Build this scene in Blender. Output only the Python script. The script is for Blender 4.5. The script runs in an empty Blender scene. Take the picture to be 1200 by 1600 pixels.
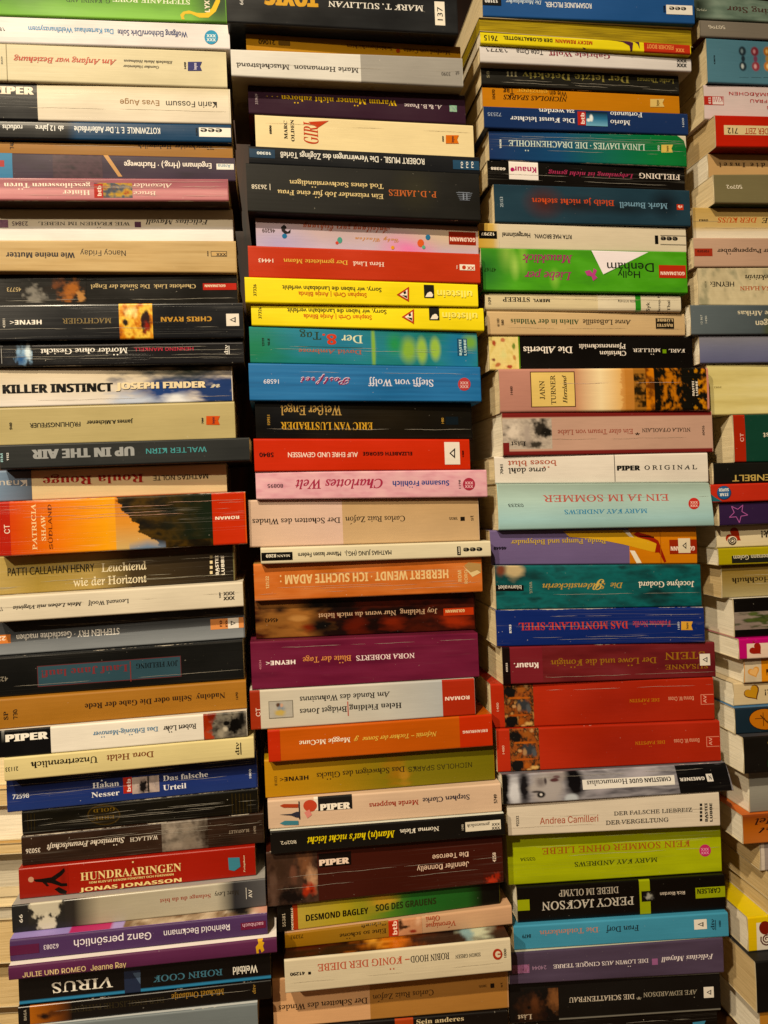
import bpy, bmesh, math, random, os, re
from mathutils import Vector, noise

# ------------------------------------------------------------------ camera
SC = bpy.context.scene
COL = SC.collection
F, YAW, PIT, ROL = 1280.0, math.radians(7.6), math.radians(-0.95), math.radians(1.52)
DIST = 0.66
CAM = Vector((0.0, -DIST, 0.0))
fw = Vector((math.sin(YAW)*math.cos(PIT), math.cos(YAW)*math.cos(PIT), math.sin(PIT)))
rt0 = Vector((math.cos(YAW), -math.sin(YAW), 0))
up0 = rt0.cross(fw)
# the camera's own axes after the slight roll of the hand-held shot
rt = rt0*math.cos(ROL) - up0*math.sin(ROL)
up = rt0*math.sin(ROL) + up0*math.cos(ROL)
cd = bpy.data.cameras.new('camera')
cam = bpy.data.objects.new('camera', cd)
COL.objects.link(cam)
m = cam.matrix_world.copy()
for i in range(3):
    m[i][0], m[i][1], m[i][2], m[i][3] = rt[i], up[i], -fw[i], CAM[i]
cam.matrix_world = m
cd.sensor_fit = 'VERTICAL'
cd.sensor_height = 36.0
cd.lens = F/1600*36.0
cd.clip_start, cd.clip_end = 0.01, 50
SC.camera = cam

# ------------------------------------------------------------------ world, lamps, exposure
w = bpy.data.worlds.new('World'); SC.world = w; w.use_nodes = True
bg = w.node_tree.nodes['Background']
bg.inputs[0].default_value = (1.0, 0.64, 0.34, 1)
bg.inputs[1].default_value = 0.085

def lamp(name, loc, energy, col, size):
    l = bpy.data.lights.new(name, 'SPOT'); l.energy = energy; l.color = col
    l.shadow_soft_size = size; l.spot_size = math.radians(46); l.spot_blend = 1.0
    o = bpy.data.objects.new(name, l); COL.objects.link(o); o.location = loc
    tgt = Vector((0.14, 0, -0.31))
    o.rotation_euler = (tgt-Vector(loc)).to_track_quat('-Z', 'Y').to_euler()
    return o
lamp('ceiling_spot', (-0.72, -1.60, 1.78), 312, (1.0, 0.84, 0.60), 0.03)
lamp('ceiling_spot', (-1.50, -2.00, 1.25), 222, (1.0, 0.84, 0.60), 0.04)

SC.view_settings.view_transform = 'Standard'
SC.view_settings.look = 'None'
SC.view_settings.exposure = 0.0
SC.view_settings.gamma = 1.0
SC.view_settings.use_curve_mapping = False
SC.cycles.max_bounces = 6

# ------------------------------------------------------------------ helpers
def lin(c):
    if isinstance(c, tuple): return c
    c = c.lstrip('#')
    if len(c) == 3: c = ''.join(k*2 for k in c)
    o = []
    for i in (0, 2, 4):
        s = int(c[i:i+2], 16)/255
        o.append((s/12.92 if s <= 0.04045 else ((s+0.055)/1.055)**2.4))
    if o[0] > 4*o[1] and o[2] < .3*o[0]: o[1] += .035*o[0]   # these reds lean to orange
    y = .3*o[0]+.55*o[1]+.15*o[2]
    g = (y/.8)**.22 if y < .8 else 1   # dark colours are deepened for tonal contrast
    return tuple(max(.0015, (y+(k-y)*1.1)*g*.86) for k in o)

def mixc(a, b, t):
    t = 0 if t < 0 else 1 if t > 1 else t
    return tuple(a[i]+(b[i]-a[i])*t for i in range(3))

def ray(px, py):
    return (fw*F + rt*(px-600) + up*(800-py)).normalized()

def on_plane(px, py, d, slope=0.0, x0=0.0):
    """point of the plane y = d + slope*(x-x0) seen at that spot"""
    r = ray(px, py)
    t = (d + slope*(CAM.x-x0) - CAM.y)/(r.y - slope*r.x)
    return CAM + r*t

FD = bpy.utils.system_resource('DATAFILES', path='fonts')
def font(fn):
    try: return bpy.data.fonts.load(os.path.join(FD, fn))
    except Exception: return None
F_MATH, F_INTER = font('NotoSansMath-Regular.woff2'), font('Inter.woff2')
FONTS = {  # key: (font, upper-case start, lower-case start, digit start, shear, stroke offset)
    's': (None, 0, 0, 0, 0, 0), 'i': (F_INTER, 0, 0, 0, 0, 0), 'm': (None, 0, 0, 0, 0, 0),
    'b': (F_MATH, 0x1d5d4, 0x1d5ee, 0x1d7ec, 0, 0), 'k': (F_MATH, 0x1d5d4, 0x1d5ee, 0x1d7ec, 0, 0), 'e': (F_MATH, 0x1d434, 0x1d44e, 0, -.25, .009),
    'r': (F_MATH, 0x1d400, 0x1d41a, 0x1d7ce, 0, 0), 't': (F_MATH, 0x1d434, 0x1d44e, 0, 0, .011),
    'u': (F_MATH, 0x1d468, 0x1d482, 0x1d7ce, 0, 0), 'c': (F_MATH, 0x1d4d0, 0x1d4ea, 0, 0, .006)}
BASE = {'ä': 'a', 'ö': 'o', 'ü': 'u', 'Ä': 'A', 'Ö': 'O', 'Ü': 'U', 'é': 'e', 'ó': 'o', 'Å': 'A', 'å': 'a', 'É': 'E'}
_tc = bpy.data.curves.new('type', 'FONT')
_to = bpy.data.objects.new('type', _tc)
COL.objects.link(_to)
_cache = {}
def glyphs(text, fk):
    """outline of a line of type: points (x, y) with the cap height as unit, and faces"""
    if (text, fk) in _cache: return _cache[(text, fk)]
    fnt, U, L, D, sh, off = FONTS[fk]
    if U and fnt is None: fnt, U, L, D, sh = None, 0, 0, 0, 0
    def enc(s):
        o = ''
        for ch in s:
            if U:
                ch = {'·': chr(0x22c5), '–': chr(0x2212), '‹': '<'}.get(ch, BASE.get(ch, ch))
                if ch == 'ß': o += chr(0x1d6c3 if fk in 'rb' else 0x1d6fd); continue
                if ch == 'h' and fk in 'et': o += chr(0x1d489); continue
                if 'A' <= ch <= 'Z': o += chr(U+ord(ch)-65); continue
                if 'a' <= ch <= 'z': o += chr(L+ord(ch)-97); continue
                if D and '0' <= ch <= '9': o += chr(D+ord(ch)-48); continue
            o += ch
        return o
    def setup(s):
        _tc.body = enc(s); _tc.size = 1; _tc.shear = sh; _tc.offset = off; _tc.resolution_u = 3
        _tc.font = fnt if fnt else bpy.data.fonts.get('Bfont Regular') or _tc.font
    def get(s):
        setup(s)
        me = _to.to_mesh()
        v = [(p.co.x, p.co.y) for p in me.vertices]; f = [tuple(p.vertices) for p in me.polygons]
        _to.to_mesh_clear()
        return v, f
    v, f = get(text)
    n1 = len(v); sh2 = {'s': .014, 'i': .014, 'm': .035, 'b': .022, 'k': .075}.get(fk)   # a second strike makes the stroke heavier
    if sh2: k = len(v); f = f+[tuple(i+k for i in q) for q in f]; v = v+[(x+sh2, y+.004) for x, y in v]
    cap = {'s': .73, 'm': .73, 'i': .73}.get(fk, .7)
    if U:
        for i, ch in enumerate(text):
            if ch in BASE:
                a = get('l'+text[:i]+'l')[0]; b = get('l'+text[:i+1]+'l')[0]; o = get('ll')[0]
                mx = lambda q: max(p[0] for p in q)
                xa = mx(a)-mx(o); xb = mx(b)-mx(o); xc = (xa+xb)/2
                yb = .74 if ch.isupper() else .54
                if sh == 0 and fk in 'tuc': xc += .1
                wdt = .048
                spots = [(-.12, 0), (.12, 0)] if ch in 'äöüÄÖÜ' else [(0, 0)]
                for dx, dy in spots:
                    n = len(v); q = .06 if ch in 'éóÉ' else 0
                    v += [(xc+dx-wdt-q, yb), (xc+dx+wdt-q, yb), (xc+dx+wdt+q, yb+.1), (xc+dx-wdt+q, yb+.1)]
                    f.append((n, n+1, n+2, n+3))
    if not v: n1, sh2 = 0, 0
    if not v: v = [(0, 0), (.1, 0), (.1, .1)]; f = [(0, 1, 2)]
    x0 = min(p[0] for p in v); x1 = max(p[0] for p in v)
    r = ([((p[0]-x0)/(x1-x0), p[1]/cap, 1 if sh2 and n1 <= i < 2*n1 else 0) for i, p in enumerate(v)], f)
    _cache[(text, fk)] = r
    return r

# ------------------------------------------------------------------ materials
def nodes(mat):
    mat.use_nodes = True
    return mat.node_tree.nodes, mat.node_tree.links

def printed(name, rough, coat):
    """printed card: colour from the print itself, with fibres, creases along the spine, scuffed edges"""
    mt = bpy.data.materials.new(name); N, L = nodes(mt); b = N['Principled BSDF']
    def nd(t, **k):
        n = N.new(t)
        for a, v in k.items(): setattr(n, a, v)
        return n
    at = nd('ShaderNodeAttribute', attribute_name='print'); we = nd('ShaderNodeAttribute', attribute_name='wear'); ed = nd('ShaderNodeAttribute', attribute_name='edge')
    uv = nd('ShaderNodeUVMap', uv_map='flat')
    def mp(sx, sy):
        n = nd('ShaderNodeMapping'); n.inputs['Scale'].default_value = (sx, sy, 1); L.new(uv.outputs[0], n.inputs[0]); return n.outputs[0]
    def no(vec, sc, det=3, dist=0.):
        n = nd('ShaderNodeTexNoise'); n.inputs['Scale'].default_value = sc; n.inputs['Detail'].default_value = det; n.inputs['Distortion'].default_value = dist
        L.new(vec, n.inputs['Vector']); return n.outputs['Fac']
    def mt2(op, a, bb, c=None):
        n = nd('ShaderNodeMath', operation=op); n.use_clamp = op in ('MULTIPLY', 'ADD') and c is None
        for i, x in enumerate((a, bb, c)):
            if x is None: continue
            if isinstance(x, (int, float)): n.inputs[i].default_value = x
            else: L.new(x, n.inputs[i])
        return n.outputs[0]
    def rng(x, a, bb, c=0., d=1.):
        n = nd('ShaderNodeMapRange'); L.new(x, n.inputs[0])
        for i, q in enumerate((a, bb, c, d)): n.inputs[i+1].default_value = q
        return n.outputs[0]
    def mix(fac, ca, cb, typ='MIX'):
        n = nd('ShaderNodeMix', data_type='RGBA', blend_type=typ)
        if isinstance(fac, float): n.inputs[0].default_value = fac
        else: L.new(fac, n.inputs[0])
        for i, q in ((6, ca), (7, cb)):
            if isinstance(q, tuple): n.inputs[i].default_value = q
            else: L.new(q, n.inputs[i])
        return n.outputs[2]
    fibre = no(mp(60, 900), 1.0, 4)
    blot = no(mp(14, 22), 1.0, 4)
    col = mix(0.5, at.outputs['Color'], rng(fibre, .3, .7, .92, 1.05), 'MULTIPLY')
    col = mix(0.6, col, rng(blot, .25, .75, .82, 1.12), 'MULTIPLY')
    # creases: thin pale cracks that run along the spine, broken up
    cr = no(mp(3.5, 330), 1.0, 1, .25)
    ridge = rng(mt2('ABSOLUTE', mt2('SUBTRACT', cr, .5), None), 0.0, .012, 1, 0)
    gate = rng(no(mp(9, 70), 1.0, 3), .47, .56)
    crease = mt2('MULTIPLY', mt2('MULTIPLY', ridge, gate), rng(we.outputs['Fac'], .45, 1.0))
    col = mix(mt2('MULTIPLY', crease, .12), col, (.62, .58, .5, 1))
    # scuffs: card showing at the two long edges
    sc = no(mp(240, 240), 1.0, 5)
    lim = mt2('MULTIPLY_ADD', no(mp(30, 30), 1.0, 3), 2.6, -0.85)
    lim = mt2('MULTIPLY', lim, mt2('MULTIPLY_ADD', we.outputs['Fac'], .8, .35))
    e = mt2('LESS_THAN', mt2('MULTIPLY_ADD', sc, 1.1, ed.outputs['Fac']), lim)
    col = mix(mt2('MULTIPLY', e, .7), col, (.62, .56, .46, 1))
    # specks of wear
    sp = rng(no(mp(420, 420), 1.0, 2), .74, .78)
    col = mix(mt2('MULTIPLY', mt2('MULTIPLY', sp, we.outputs['Fac']), .6), col, (.6, .55, .47, 1))
    L.new(col, b.inputs['Base Color'])
    L.new(rng(blot, .3, .7, rough-.07, rough+.12), b.inputs['Roughness'])
    b.inputs['Coat Weight'].default_value = coat; b.inputs['Coat Roughness'].default_value = .22
    b.inputs['Specular IOR Level'].default_value = .22
    bump = nd('ShaderNodeBump'); bump.inputs['Strength'].default_value = .25; bump.inputs['Distance'].default_value = .0006
    hsum = mt2('MULTIPLY_ADD', crease, -1.2, mt2('MULTIPLY_ADD', no(mp(5, 190), 1.0, 3), mt2('MULTIPLY_ADD', we.outputs['Fac'], .9, .35), mt2('MULTIPLY', fibre, .05)))
    L.new(hsum, bump.inputs['Height']); L.new(bump.outputs[0], b.inputs['Normal'])
    return mt
M_GLOSS, M_MATT = printed('laminated_cover', .30, .08), printed('uncoated_cover', .5, .0)

def paper(name, a, c):
    mt = bpy.data.materials.new(name); N, L = nodes(mt); b = N['Principled BSDF']
    tc = N.new('ShaderNodeNewGeometry'); mp = N.new('ShaderNodeMapping'); mp.inputs['Scale'].default_value = (20, 20, 3600)
    L.new(tc.outputs['Position'], mp.inputs[0])
    n = N.new('ShaderNodeTexNoise'); n.inputs['Scale'].default_value = 1; n.inputs['Detail'].default_value = 3; L.new(mp.outputs[0], n.inputs['Vector'])
    mp2 = N.new('ShaderNodeMapping'); mp2.inputs['Scale'].default_value = (30, 30, 420); L.new(tc.outputs['Position'], mp2.inputs[0])
    n2 = N.new('ShaderNodeTexNoise'); n2.inputs['Scale'].default_value = 1; n2.inputs['Detail'].default_value = 4; L.new(mp2.outputs[0], n2.inputs['Vector'])
    ad = N.new('ShaderNodeMath'); ad.operation = 'MULTIPLY_ADD'; L.new(n2.outputs['Fac'], ad.inputs[0]); ad.inputs[1].default_value = .45
    L.new(n.outputs['Fac'], ad.inputs[2])
    r = N.new('ShaderNodeValToRGB'); r.color_ramp.elements[0].position = .45; r.color_ramp.elements[1].position = .85
    r.color_ramp.elements[0].color = (*a, 1); r.color_ramp.elements[1].color = (*c, 1)
    L.new(ad.outputs[0], r.inputs[0]); L.new(r.outputs[0], b.inputs['Base Color']); b.inputs['Roughness'].default_value = .85
    b.inputs['Specular IOR Level'].default_value = .15
    bm = N.new('ShaderNodeBump'); bm.inputs['Strength'].default_value = .3; bm.inputs['Distance'].default_value = .0005
    L.new(ad.outputs[0], bm.inputs['Height']); L.new(bm.outputs[0], b.inputs['Normal'])
    return mt
PAPERS = {'g': paper('grey_page_edges', lin('#a8a090'), lin('#cfc8b8')), 'o': paper('olive_dyed_page_edges', lin('#5c4c14'), lin('#c0a838')), 'w': paper('white_page_edges', lin('#d8cfba'), lin('#f6eedc')), 'c': paper('cream_page_edges', lin('#cfbd98'), lin('#eeddb8')),  # olive streaks paint the yellow reflection under the blue cover
          'y': paper('yellowed_page_edges', lin('#bca272'), lin('#dcc498'))}

# ------------------------------------------------------------------ book builder
class Sheet:
    def __init__(s): s.v, s.f, s.c, s.uv, s.e = [], [], [], [], []
    def build(s, name, mat, parent, origin, wear, uo):
        me = bpy.data.meshes.new(name)
        me.from_pydata([p-origin for p in s.v], [], s.f)
        n = len(s.v)
        a = me.attributes.new('print', 'FLOAT_COLOR', 'POINT')
        fl = []
        for c in s.c: fl += [c[0], c[1], c[2], 1.0]
        a.data.foreach_set('color', fl)
        me.attributes.new('wear', 'FLOAT', 'POINT').data.foreach_set('value', [wear]*n)
        me.attributes.new('edge', 'FLOAT', 'POINT').data.foreach_set('value', s.e)
        uvl = me.uv_layers.new(name='flat')
        li = [0]*len(me.loops); me.loops.foreach_get('vertex_index', li)
        fl = []
        for i in li: fl += [s.uv[i][0]+uo[0], s.uv[i][1]+uo[1]]
        uvl.data.foreach_set('uv', fl)
        me.materials.append(mat); me.validate()
        o = bpy.data.objects.new(name, me); COL.objects.link(o); o.parent = parent
        return o

TILES = {'A1': (0, 0, 3), 'A2': (0, 280, 3), 'A3': (0, 560, 3), 'A4': (0, 840, 3), 'A5': (0, 1100, 2.727), 'A6': (0, 1340, 2.727),
         'B1': (340, 0, 2.857), 'B2': (360, 240, 2.857), 'B3': (360, 500, 2.857), 'B4': (360, 760, 2.857), 'B5': (370, 1000, 2.857), 'B6': (390, 1240, 2.857),
         'C1': (720, 0, 3), 'C2': (720, 240, 3), 'C3': (730, 500, 3), 'C4': (740, 760, 3), 'C5': (740, 990, 2.857), 'C6': (760, 1230, 2.857),
         'D1': (1040, 0, 5.714), 'D2': (1040, 260, 5.714), 'D3': (1040, 520, 5.714), 'D4': (1040, 780, 5.714), 'D5': (1040, 1040, 5.714), 'D6': (1040, 1320, 5.714)}
# print, and some painted shade, on a spine, measured on the enlarged photograph: x0, x1, y (middle) and letter height
def T(s, x0, x1, y, h, c='#1a1512', f='s', r=180): return ('t', s, x0, x1, y, h, c, f, r)
def R(x0, x1, y0, y1, c, p='colour_band'): return ('r', x0, x1, y0, y1, c, p)
def E(cx, cy, rx, ry, c, p='emblem'): return ('e', cx, cy, rx, ry, c, p)
def P(pts, c, p='emblem'): return ('p', pts, c, p)
def A(x0, x1, y0, y1, fn, res=1.0, p='picture'): return ('a', x0, x1, y0, y1, fn, res, p)
def fish(cx, cy, r, fg, bg=None):
    o = [E(cx, cy, r, r, bg)] if bg else []
    k = r*.68 if bg else r
    return o+[('t', 'XXX', cx-k, cx+k, cy-k*.42, k*.8, fg, 'b', 0, 'emblem'), ('t', 'XXX', cx-k, cx+k, cy+k*.42, k*.8, fg, 'b', 0, 'emblem')]
def flag(x0, x1, y0, y1, c, fg='#2a2040'):
    mx = (x0+x1)/2; my = (y0+y1)/2; w = x1-x0
    return [P([(x0, y0), (x1, y0), (x1-w*.13, my), (x1, y1), (x0, y1)], c), ('t', 'heyne', mx-w*.17, mx+w*.12, my, (y1-y0)*.75, fg, 'b', 90, 'emblem')]
def sticker(x0, x1, y0, y1, d=1, c='#e6dfd6'):
    cx, cy = (x0+x1)/2, (y0+y1)/2; w, h = (x1-x0)*.24*d, (y1-y0)*.24
    return [R(x0, x1, y0, y1, c, 'price_sticker'),
            P([(cx-w, cy-h), (cx+w, cy), (cx-w, cy+h)], '#2a2522', 'price_sticker'),
            P([(cx-w*.62, cy-h*.5), (cx+w*.45, cy), (cx-w*.62, cy+h*.5)], c, 'price_sticker')]
def fbm(x, y, sd): return noise.fractal(Vector((x, y, sd*7.31)), 0.9, 2.1, 4)
def NZ(cols, sx=4, sy=2, sd=1, k=1.0):
    cs = [lin(c) for c in cols]
    def f(s, t):
        q = (fbm(s*sx, t*sy, sd)*.55*k+.5)*(len(cs)-1); q = max(0, min(len(cs)-1.001, q)); i = int(q)
        return mixc(cs[i], cs[i+1], q-i)
    return f
def GR(*st):
    st = [(p, lin(c)) for p, c in st]
    def f(s, t):
        for (a, ca), (b, cb) in zip(st, st[1:]):
            if s <= b: return mixc(ca, cb, (s-a)/max(1e-6, b-a))
        return st[-1][1]
    return f
def GV(*st):
    g = GR(*st)
    return lambda s, t: g(t, s)
def AR(base, *sh, rag=.0, sd=3):
    """soft shapes over a ground: (cx, cy, rx, ry, colour, softness)"""
    sh = [(a, b, c, d, lin(e), g) for a, b, c, d, e, g in sh]
    def f(s, t):
        c = base(s, t)
        wob = fbm(s*9, t*5, sd)*rag if rag else 0
        for cx, cy, rx, ry, cc, so in sh:
            q = math.hypot((s-cx)/rx, (t-cy)/ry)+wob
            k = 1-(q-(1-so))/max(1e-3, so) if so else (1 if q < 1 else 0)
            if k > 0: c = mixc(c, cc, k)
        return c
    return f

BOOKS = []
def K(stack, q, d, colour, label, tile=None, items=(), **o):
    BOOKS.append(dict(stack=stack, q=q, d=d/1000, colour=colour, label=label, tile=tile, items=list(items), **o))
# ------------------------------------------------------------------ first stack
S1 = 'first'
W_, K_, RED = '#efe9e0', '#15130f', '#c8202a'
K(S1, (0,-44,24, 352,-30,36), 0, '#5f9a35', 'dark and light green book with white capitals and a yellow animal tail on its spine', 'A1',
  [A(-60,1054,None,None,AR(NZ(['#3f7a24','#6fae3c','#86c24e'],3,2,4),(.5,.95,.9,.35,'#8fd05a',.9),(.98,.4,.14,1.2,'#2d5226',.8)),.5),
   T('STEPHANIE ROWE',515,885,10,26,'#e9efda','e'),T('G  KANINLAND',300,505,8,24,'#2c4a1c','e'),
   P([(845,92),(838,70),(852,56),(880,50),(920,62),(960,62),(990,40),(1010,0),(1015,-40),(1032,-40),(1030,10),(1010,55),(975,84),(930,84),(890,66),(862,66),(855,78),(860,92)],'#e2c21e','picture'),
   T('LYX',945,980,30,56,'#e9e2d0','b',90)], wear=.2, ext=1)
K(S1, (0,25,67, 358,38,77), 0, '#e3dfe2', 'pale grey-white book with blue title and round blue emblem', 'A1',
  [T('Das Kartenhaus Weltfinanzsystem',125,520,142,20,'#3f9ad6','m'),T('Wolfgang Eichhorn/Dirk Solte',540,872,158,22,'#27418c','m'),T('18',-10,20,140,20,'#444','e'),*fish(987,175,33,'#dcecf2','#2f9fd0')], wear=.1, ext=1)
K(S1, (0,68,126, 353,80,137), -1, '#d6cdae', 'cream book with a red handwritten title and small navy flag emblem', 'A1',
  [T('Am Anfang war Beziehung',58,535,292,30,'#cf3f30','t'),T('Guenther Niederreiner',565,735,316,14,'#6a6250','t'),T('Elisabeth Maria Heidmann',568,800,292,14,'#6a6250','t'),
   *flag(874,942,290,332,'#2c2f86','#dcd7e8'),T('1490',852,865,308,34,'#333','b',90),T('BUCH',0,8,283,34,'#444','s',90),R(24,27,None,None,'#b8ad88')], wear=.4, ext=1, top='#cfc59c')
K(S1, (0,130,187, 359,139,194), 2, '#e2d9c6', 'cream white book whose left end has a black block with white capitals', 'A1',
  [A(166,1074,None,None,GV((0,'#cfc3a6'),(.3,'#e4dbc8'),(1,'#e0d7c8')),.3,'printed_panel'),R(-80,168,None,None,'#191a22'),T('PIPER',-40,152,416,46,'#eee4d2','k',0),T('Karin Fossum',770,1015,496,30,'#33302c','i'),T('Evas Auge',552,738,488,28,'#a57b4c','i')], wear=.5, ext=1)  # cream ground, darker along its top
K(S1, (0,188,218, 361,195,225), 0, '#1f4c7c', 'thin blue and black book with white lettering and a white square mark at its end', 'A1',
  [A(-80,1083,None,None,GR((0,'#17191d'),(.33,'#1a1d22'),(.37,'#24507c'),(1,'#26527e')),.4,'printed_panel'),T('KOTZWINKLE  E. T. Der Außerirdische',338,742,612,24,'#eef0f0','m'),T('ab 12 Jahre',160,290,603,20,'#eef0f0','m'),T('rotfuchs',10,100,600,20,'#eef0f0','m'),
   R(928,1082,600,644,'#f2efe8','emblem'),('t','eee',935,1040,620,26,'#222','b',180,'emblem'),T('1290',908,922,620,38,'#111','b',90)], wear=.3, ext=1)
K(S1, (0,219,236, 363,225,243), 11, '#a8783a', 'very thin mustard brown book with dark lettering, under the blue and black one', 'A1',
  [T('Wimschneider  Herbstmilch',635,1000,692,26,'#2c1c0c','e'),T('740',35,60,683,40,'#2c1c0c','e',90)], wear=.5, ext=1)
K(S1, (0,238,275, 367,246,278), 0, '#43304a', 'dark plum book crossed by a slanting tan stripe', 'A1',
  [A(-80,1100,None,None,NZ(['#3a2a40','#463350','#4c3850'],5,2,9),.4),R(-80,55,None,None,'#3a86b8','picture'),A(240,470,None,None,NZ(['#2c2030','#5c4050','#3c2838'],4,5,3),.7,'picture'),R(-10,18,752,782,'#b8283a'),
   P([(472,723),(494,723),(564,829),(545,829)],'#c99c68','picture'),T('Engelmann (Hrsg.) · Fluchtwege',572,988,778,22,'#efe8e2','m'),R(1012,1096,770,798,'#e6e2dc'),T('Arena',1020,1080,784,18,'#3a8ab0','i')], wear=.3, ext=1)
K(S1, (0,277,313, 356,279,314), -8, '#b8707c', 'creased dusty pink book with white lettering and a small red mark', 'A2',
  [A(-80,1066,None,None,GV((0,'#a35c6a'),(.45,'#b8727e'),(.55,'#d89aa0'),(1,'#c07a84')),.3,'printed_panel'),A(430,610,18,88,NZ(['#b03a3a','#c9a23c','#3c5c78','#80604a'],5,3,5),.9),R(430,472,22,88,'#c4262e','emblem'),('t','btb',438,464,55,48,'#f0dcd0','b',90,'emblem'),
   T('geschlossenen Türen',15,412,36,26,'#f4e6da','r'),T('Hinter',285,412,70,26,'#f4e6da','r'),T('Alexander',612,800,36,22,'#f0dcd2','e'),T('Bruce',615,722,72,22,'#f0dcd2','e')], wear=1, ext=1, bot='#3a2418')
K(S1, (0,326,373, 363,327,375), 8, '#e6dfdc', 'white book with dark italic lettering and a purple square between author and title', 'A2',
  [A(-60,1090,None,None,GV((0,'#d8cbae'),(.5,'#ded2c0'),(.62,'#ece8e8'),(1,'#e4e0e0')),.3,'printed_panel'),T('WIE KRÄHEN IM NEBEL',172,598,212,20,'#33251f','e'),T('Felicitas Mayall',672,972,208,26,'#33251f','u'),R(620,650,200,226,'#6a3a5a'),T('23845',52,124,208,18,'#5a3550','s'),A(-20,34,190,226,NZ(['#6a3060','#a06a8a'],6,4,2),.9,'emblem')], wear=.2, ext=1)  # tan upper half is shade of the book above, painted in
K(S1, (0,375,421, 368,376,428), 5, '#d2b27e', 'tan brown book with one thin and one bold dark lettering', 'A2',
  [A(-60,1103,None,None,NZ(['#b89a68','#c8ac7c','#ceb486'],3,14,6),.5,'printed_panel'),T('Nancy Friday',365,578,352,28,'#33281e','i'),T('Wie meine Mutter',25,340,360,28,'#2c2430','b'),R(984,1062,340,366,'#4a3c2a','emblem'),R(987,1059,343,363,'#cfae78','emblem'),('t','XXX',1010,1058,353,18,'#4a3c2a','b',0,'emblem'),T('980',964,972,352,26,'#4a3c2a','b',90)], wear=.5, ext=1)
K(S1, (0,432,471, 370,428,471), 7, '#1b1814', 'black book with a red end tag and an orange and grey picture near the left', 'A2',
  [A(95,395,462,575,AR(NZ(['#1a1814','#1c1a16','#30241a'],5,3,5),(.75,.55,.2,.55,'#b06a2c',.7),(.6,.3,.12,.4,'#7a4420',.8),(.2,.75,.18,.5,'#8a8680',.7),(.9,.8,.08,.3,'#c08a50',.5),rag=.8),1),T('45773',30,95,518,16,'#c9b48a','s'),
   T('Charlotte Link  Die Sünde der Engel',415,912,508,22,'#cfb98c','e'),R(946,1108,486,520,'#c41e26','emblem'),('t','GOLDMANN',955,1055,502,16,'#e8d8c0','b',180,'emblem')], wear=.5, ext=1)
K(S1, (0,476,532, 379,472,529), -1, '#22242a', 'thick charcoal book with gold author name, white capitals and a square photo of a fire', 'A2',
  [A(548,706,None,None,AR(NZ(['#8a3a10','#d88420','#f4cf60','#c46018'],4,3,12),(.78,.5,.18,.35,'#3a120e',.3),(.82,.7,.1,.2,'#a01e1e',.5),(.2,.55,.1,.12,'#2a160c',.5),(.35,.25,.25,.2,'#fbe9a0',.9),rag=.5),1.2),
   T('CHRIS RYAN',745,988,662,28,'#c89a4c','b'),T('MACHTGIER',285,512,670,30,'#97845c','e'),T('HEYNE‹',45,190,675,26,'#efeae4','b'),T('43001',12,24,675,42,'#d8d4cc','s',90),*sticker(1058,1120,632,690,-1)], wear=.6, ext=1)
K(S1, (0,536,571, 380,529,568), 5, '#26262a', 'creased black book with pink author name and a blue ice picture', 'A2',
  [R(-60,1136,774,780,'#8a8a90'),A(15,148,None,None,AR(NZ(['#22242a','#33363e'],3,3,8),(.72,.5,.35,.5,'#8fb4d8',.5),(.85,.4,.14,.4,'#dcecf8',.6),(.6,.7,.2,.25,'#3a6aa8',.7),rag=.5),1.2),R(5,8,788,862,'#aaa'),
   T('Mörder ohne Gesicht',185,588,812,28,'#f2efea','e'),T('HENNING MANKELL',618,900,800,20,'#d03a5c','i'),T('dtv',1040,1066,800,46,'#f2efea','e',90),R(1070,1073,780,822,'#eee')], wear=1, ext=1)
K(S1, (0,577,636, 362,571,625), 11, '#dcd4cc', 'white to blue sky book with big upright black capitals and pale author capitals', 'A3',
  [A(-60,1085,None,None,AR(GV((0,'#d9c9ae'),(.5,'#dcd2c2'),(1,'#e4dedb')),(.74,.7,.24,.7,'#2f4f98',.7),(.95,.7,.16,.9,'#2c4888',.6),(.78,.1,.3,.4,'#3d4a44',.9),(.78,.95,.09,.32,'#e8eaf0',.7),(.58,.95,.14,.3,'#c8d2e8',.8),rag=.5),1),  # ground turns tan towards the top: painted shade of the book above
   T('KILLER INSTINCT',8,518,132,52,'#15120e','k',0),T('JOSEPH FINDER',532,962,121,38,'#2a3048','k',0),T('JOSEPH FINDER',530,960,118,38,'#ecdcba','k',0),('t','n',980,1030,108,40,'#cfc8b8','c',0,'emblem')], wear=.6, ext=1)
K(S1, (0,638,694, 366,629,681), 10, '#bcae80', 'plain olive beige book with small dark lettering and an orange-red flag emblem', 'A3',
  [T('James A.Michener',395,612,302,20,'#2c2820','b'),T('FRÜHLINGSFEUER',132,366,312,20,'#2c2820','m'),T('940',35,52,318,34,'#2c2820','b',90),*flag(962,1028,270,310,'#d8502a'),T('780',936,948,292,28,'#333','b',90)], wear=.5, ext=1)
K(S1, (0,695,734, 389,683,721), -3, '#2c3032', 'dark charcoal book with large grey capitals and a turquoise author name', 'A3',
  [T('UP IN THE AIR',145,620,452,54,'#a2a5a8','k'),T('WALTER KIRN',675,963,436,30,'#4fa0a8','i'),T('1152',26,40,460,36,'#dedede','b',90),T('RM',-2,14,465,40,'#9cc4cc','b',90)], wear=.3, ext=1)
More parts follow.
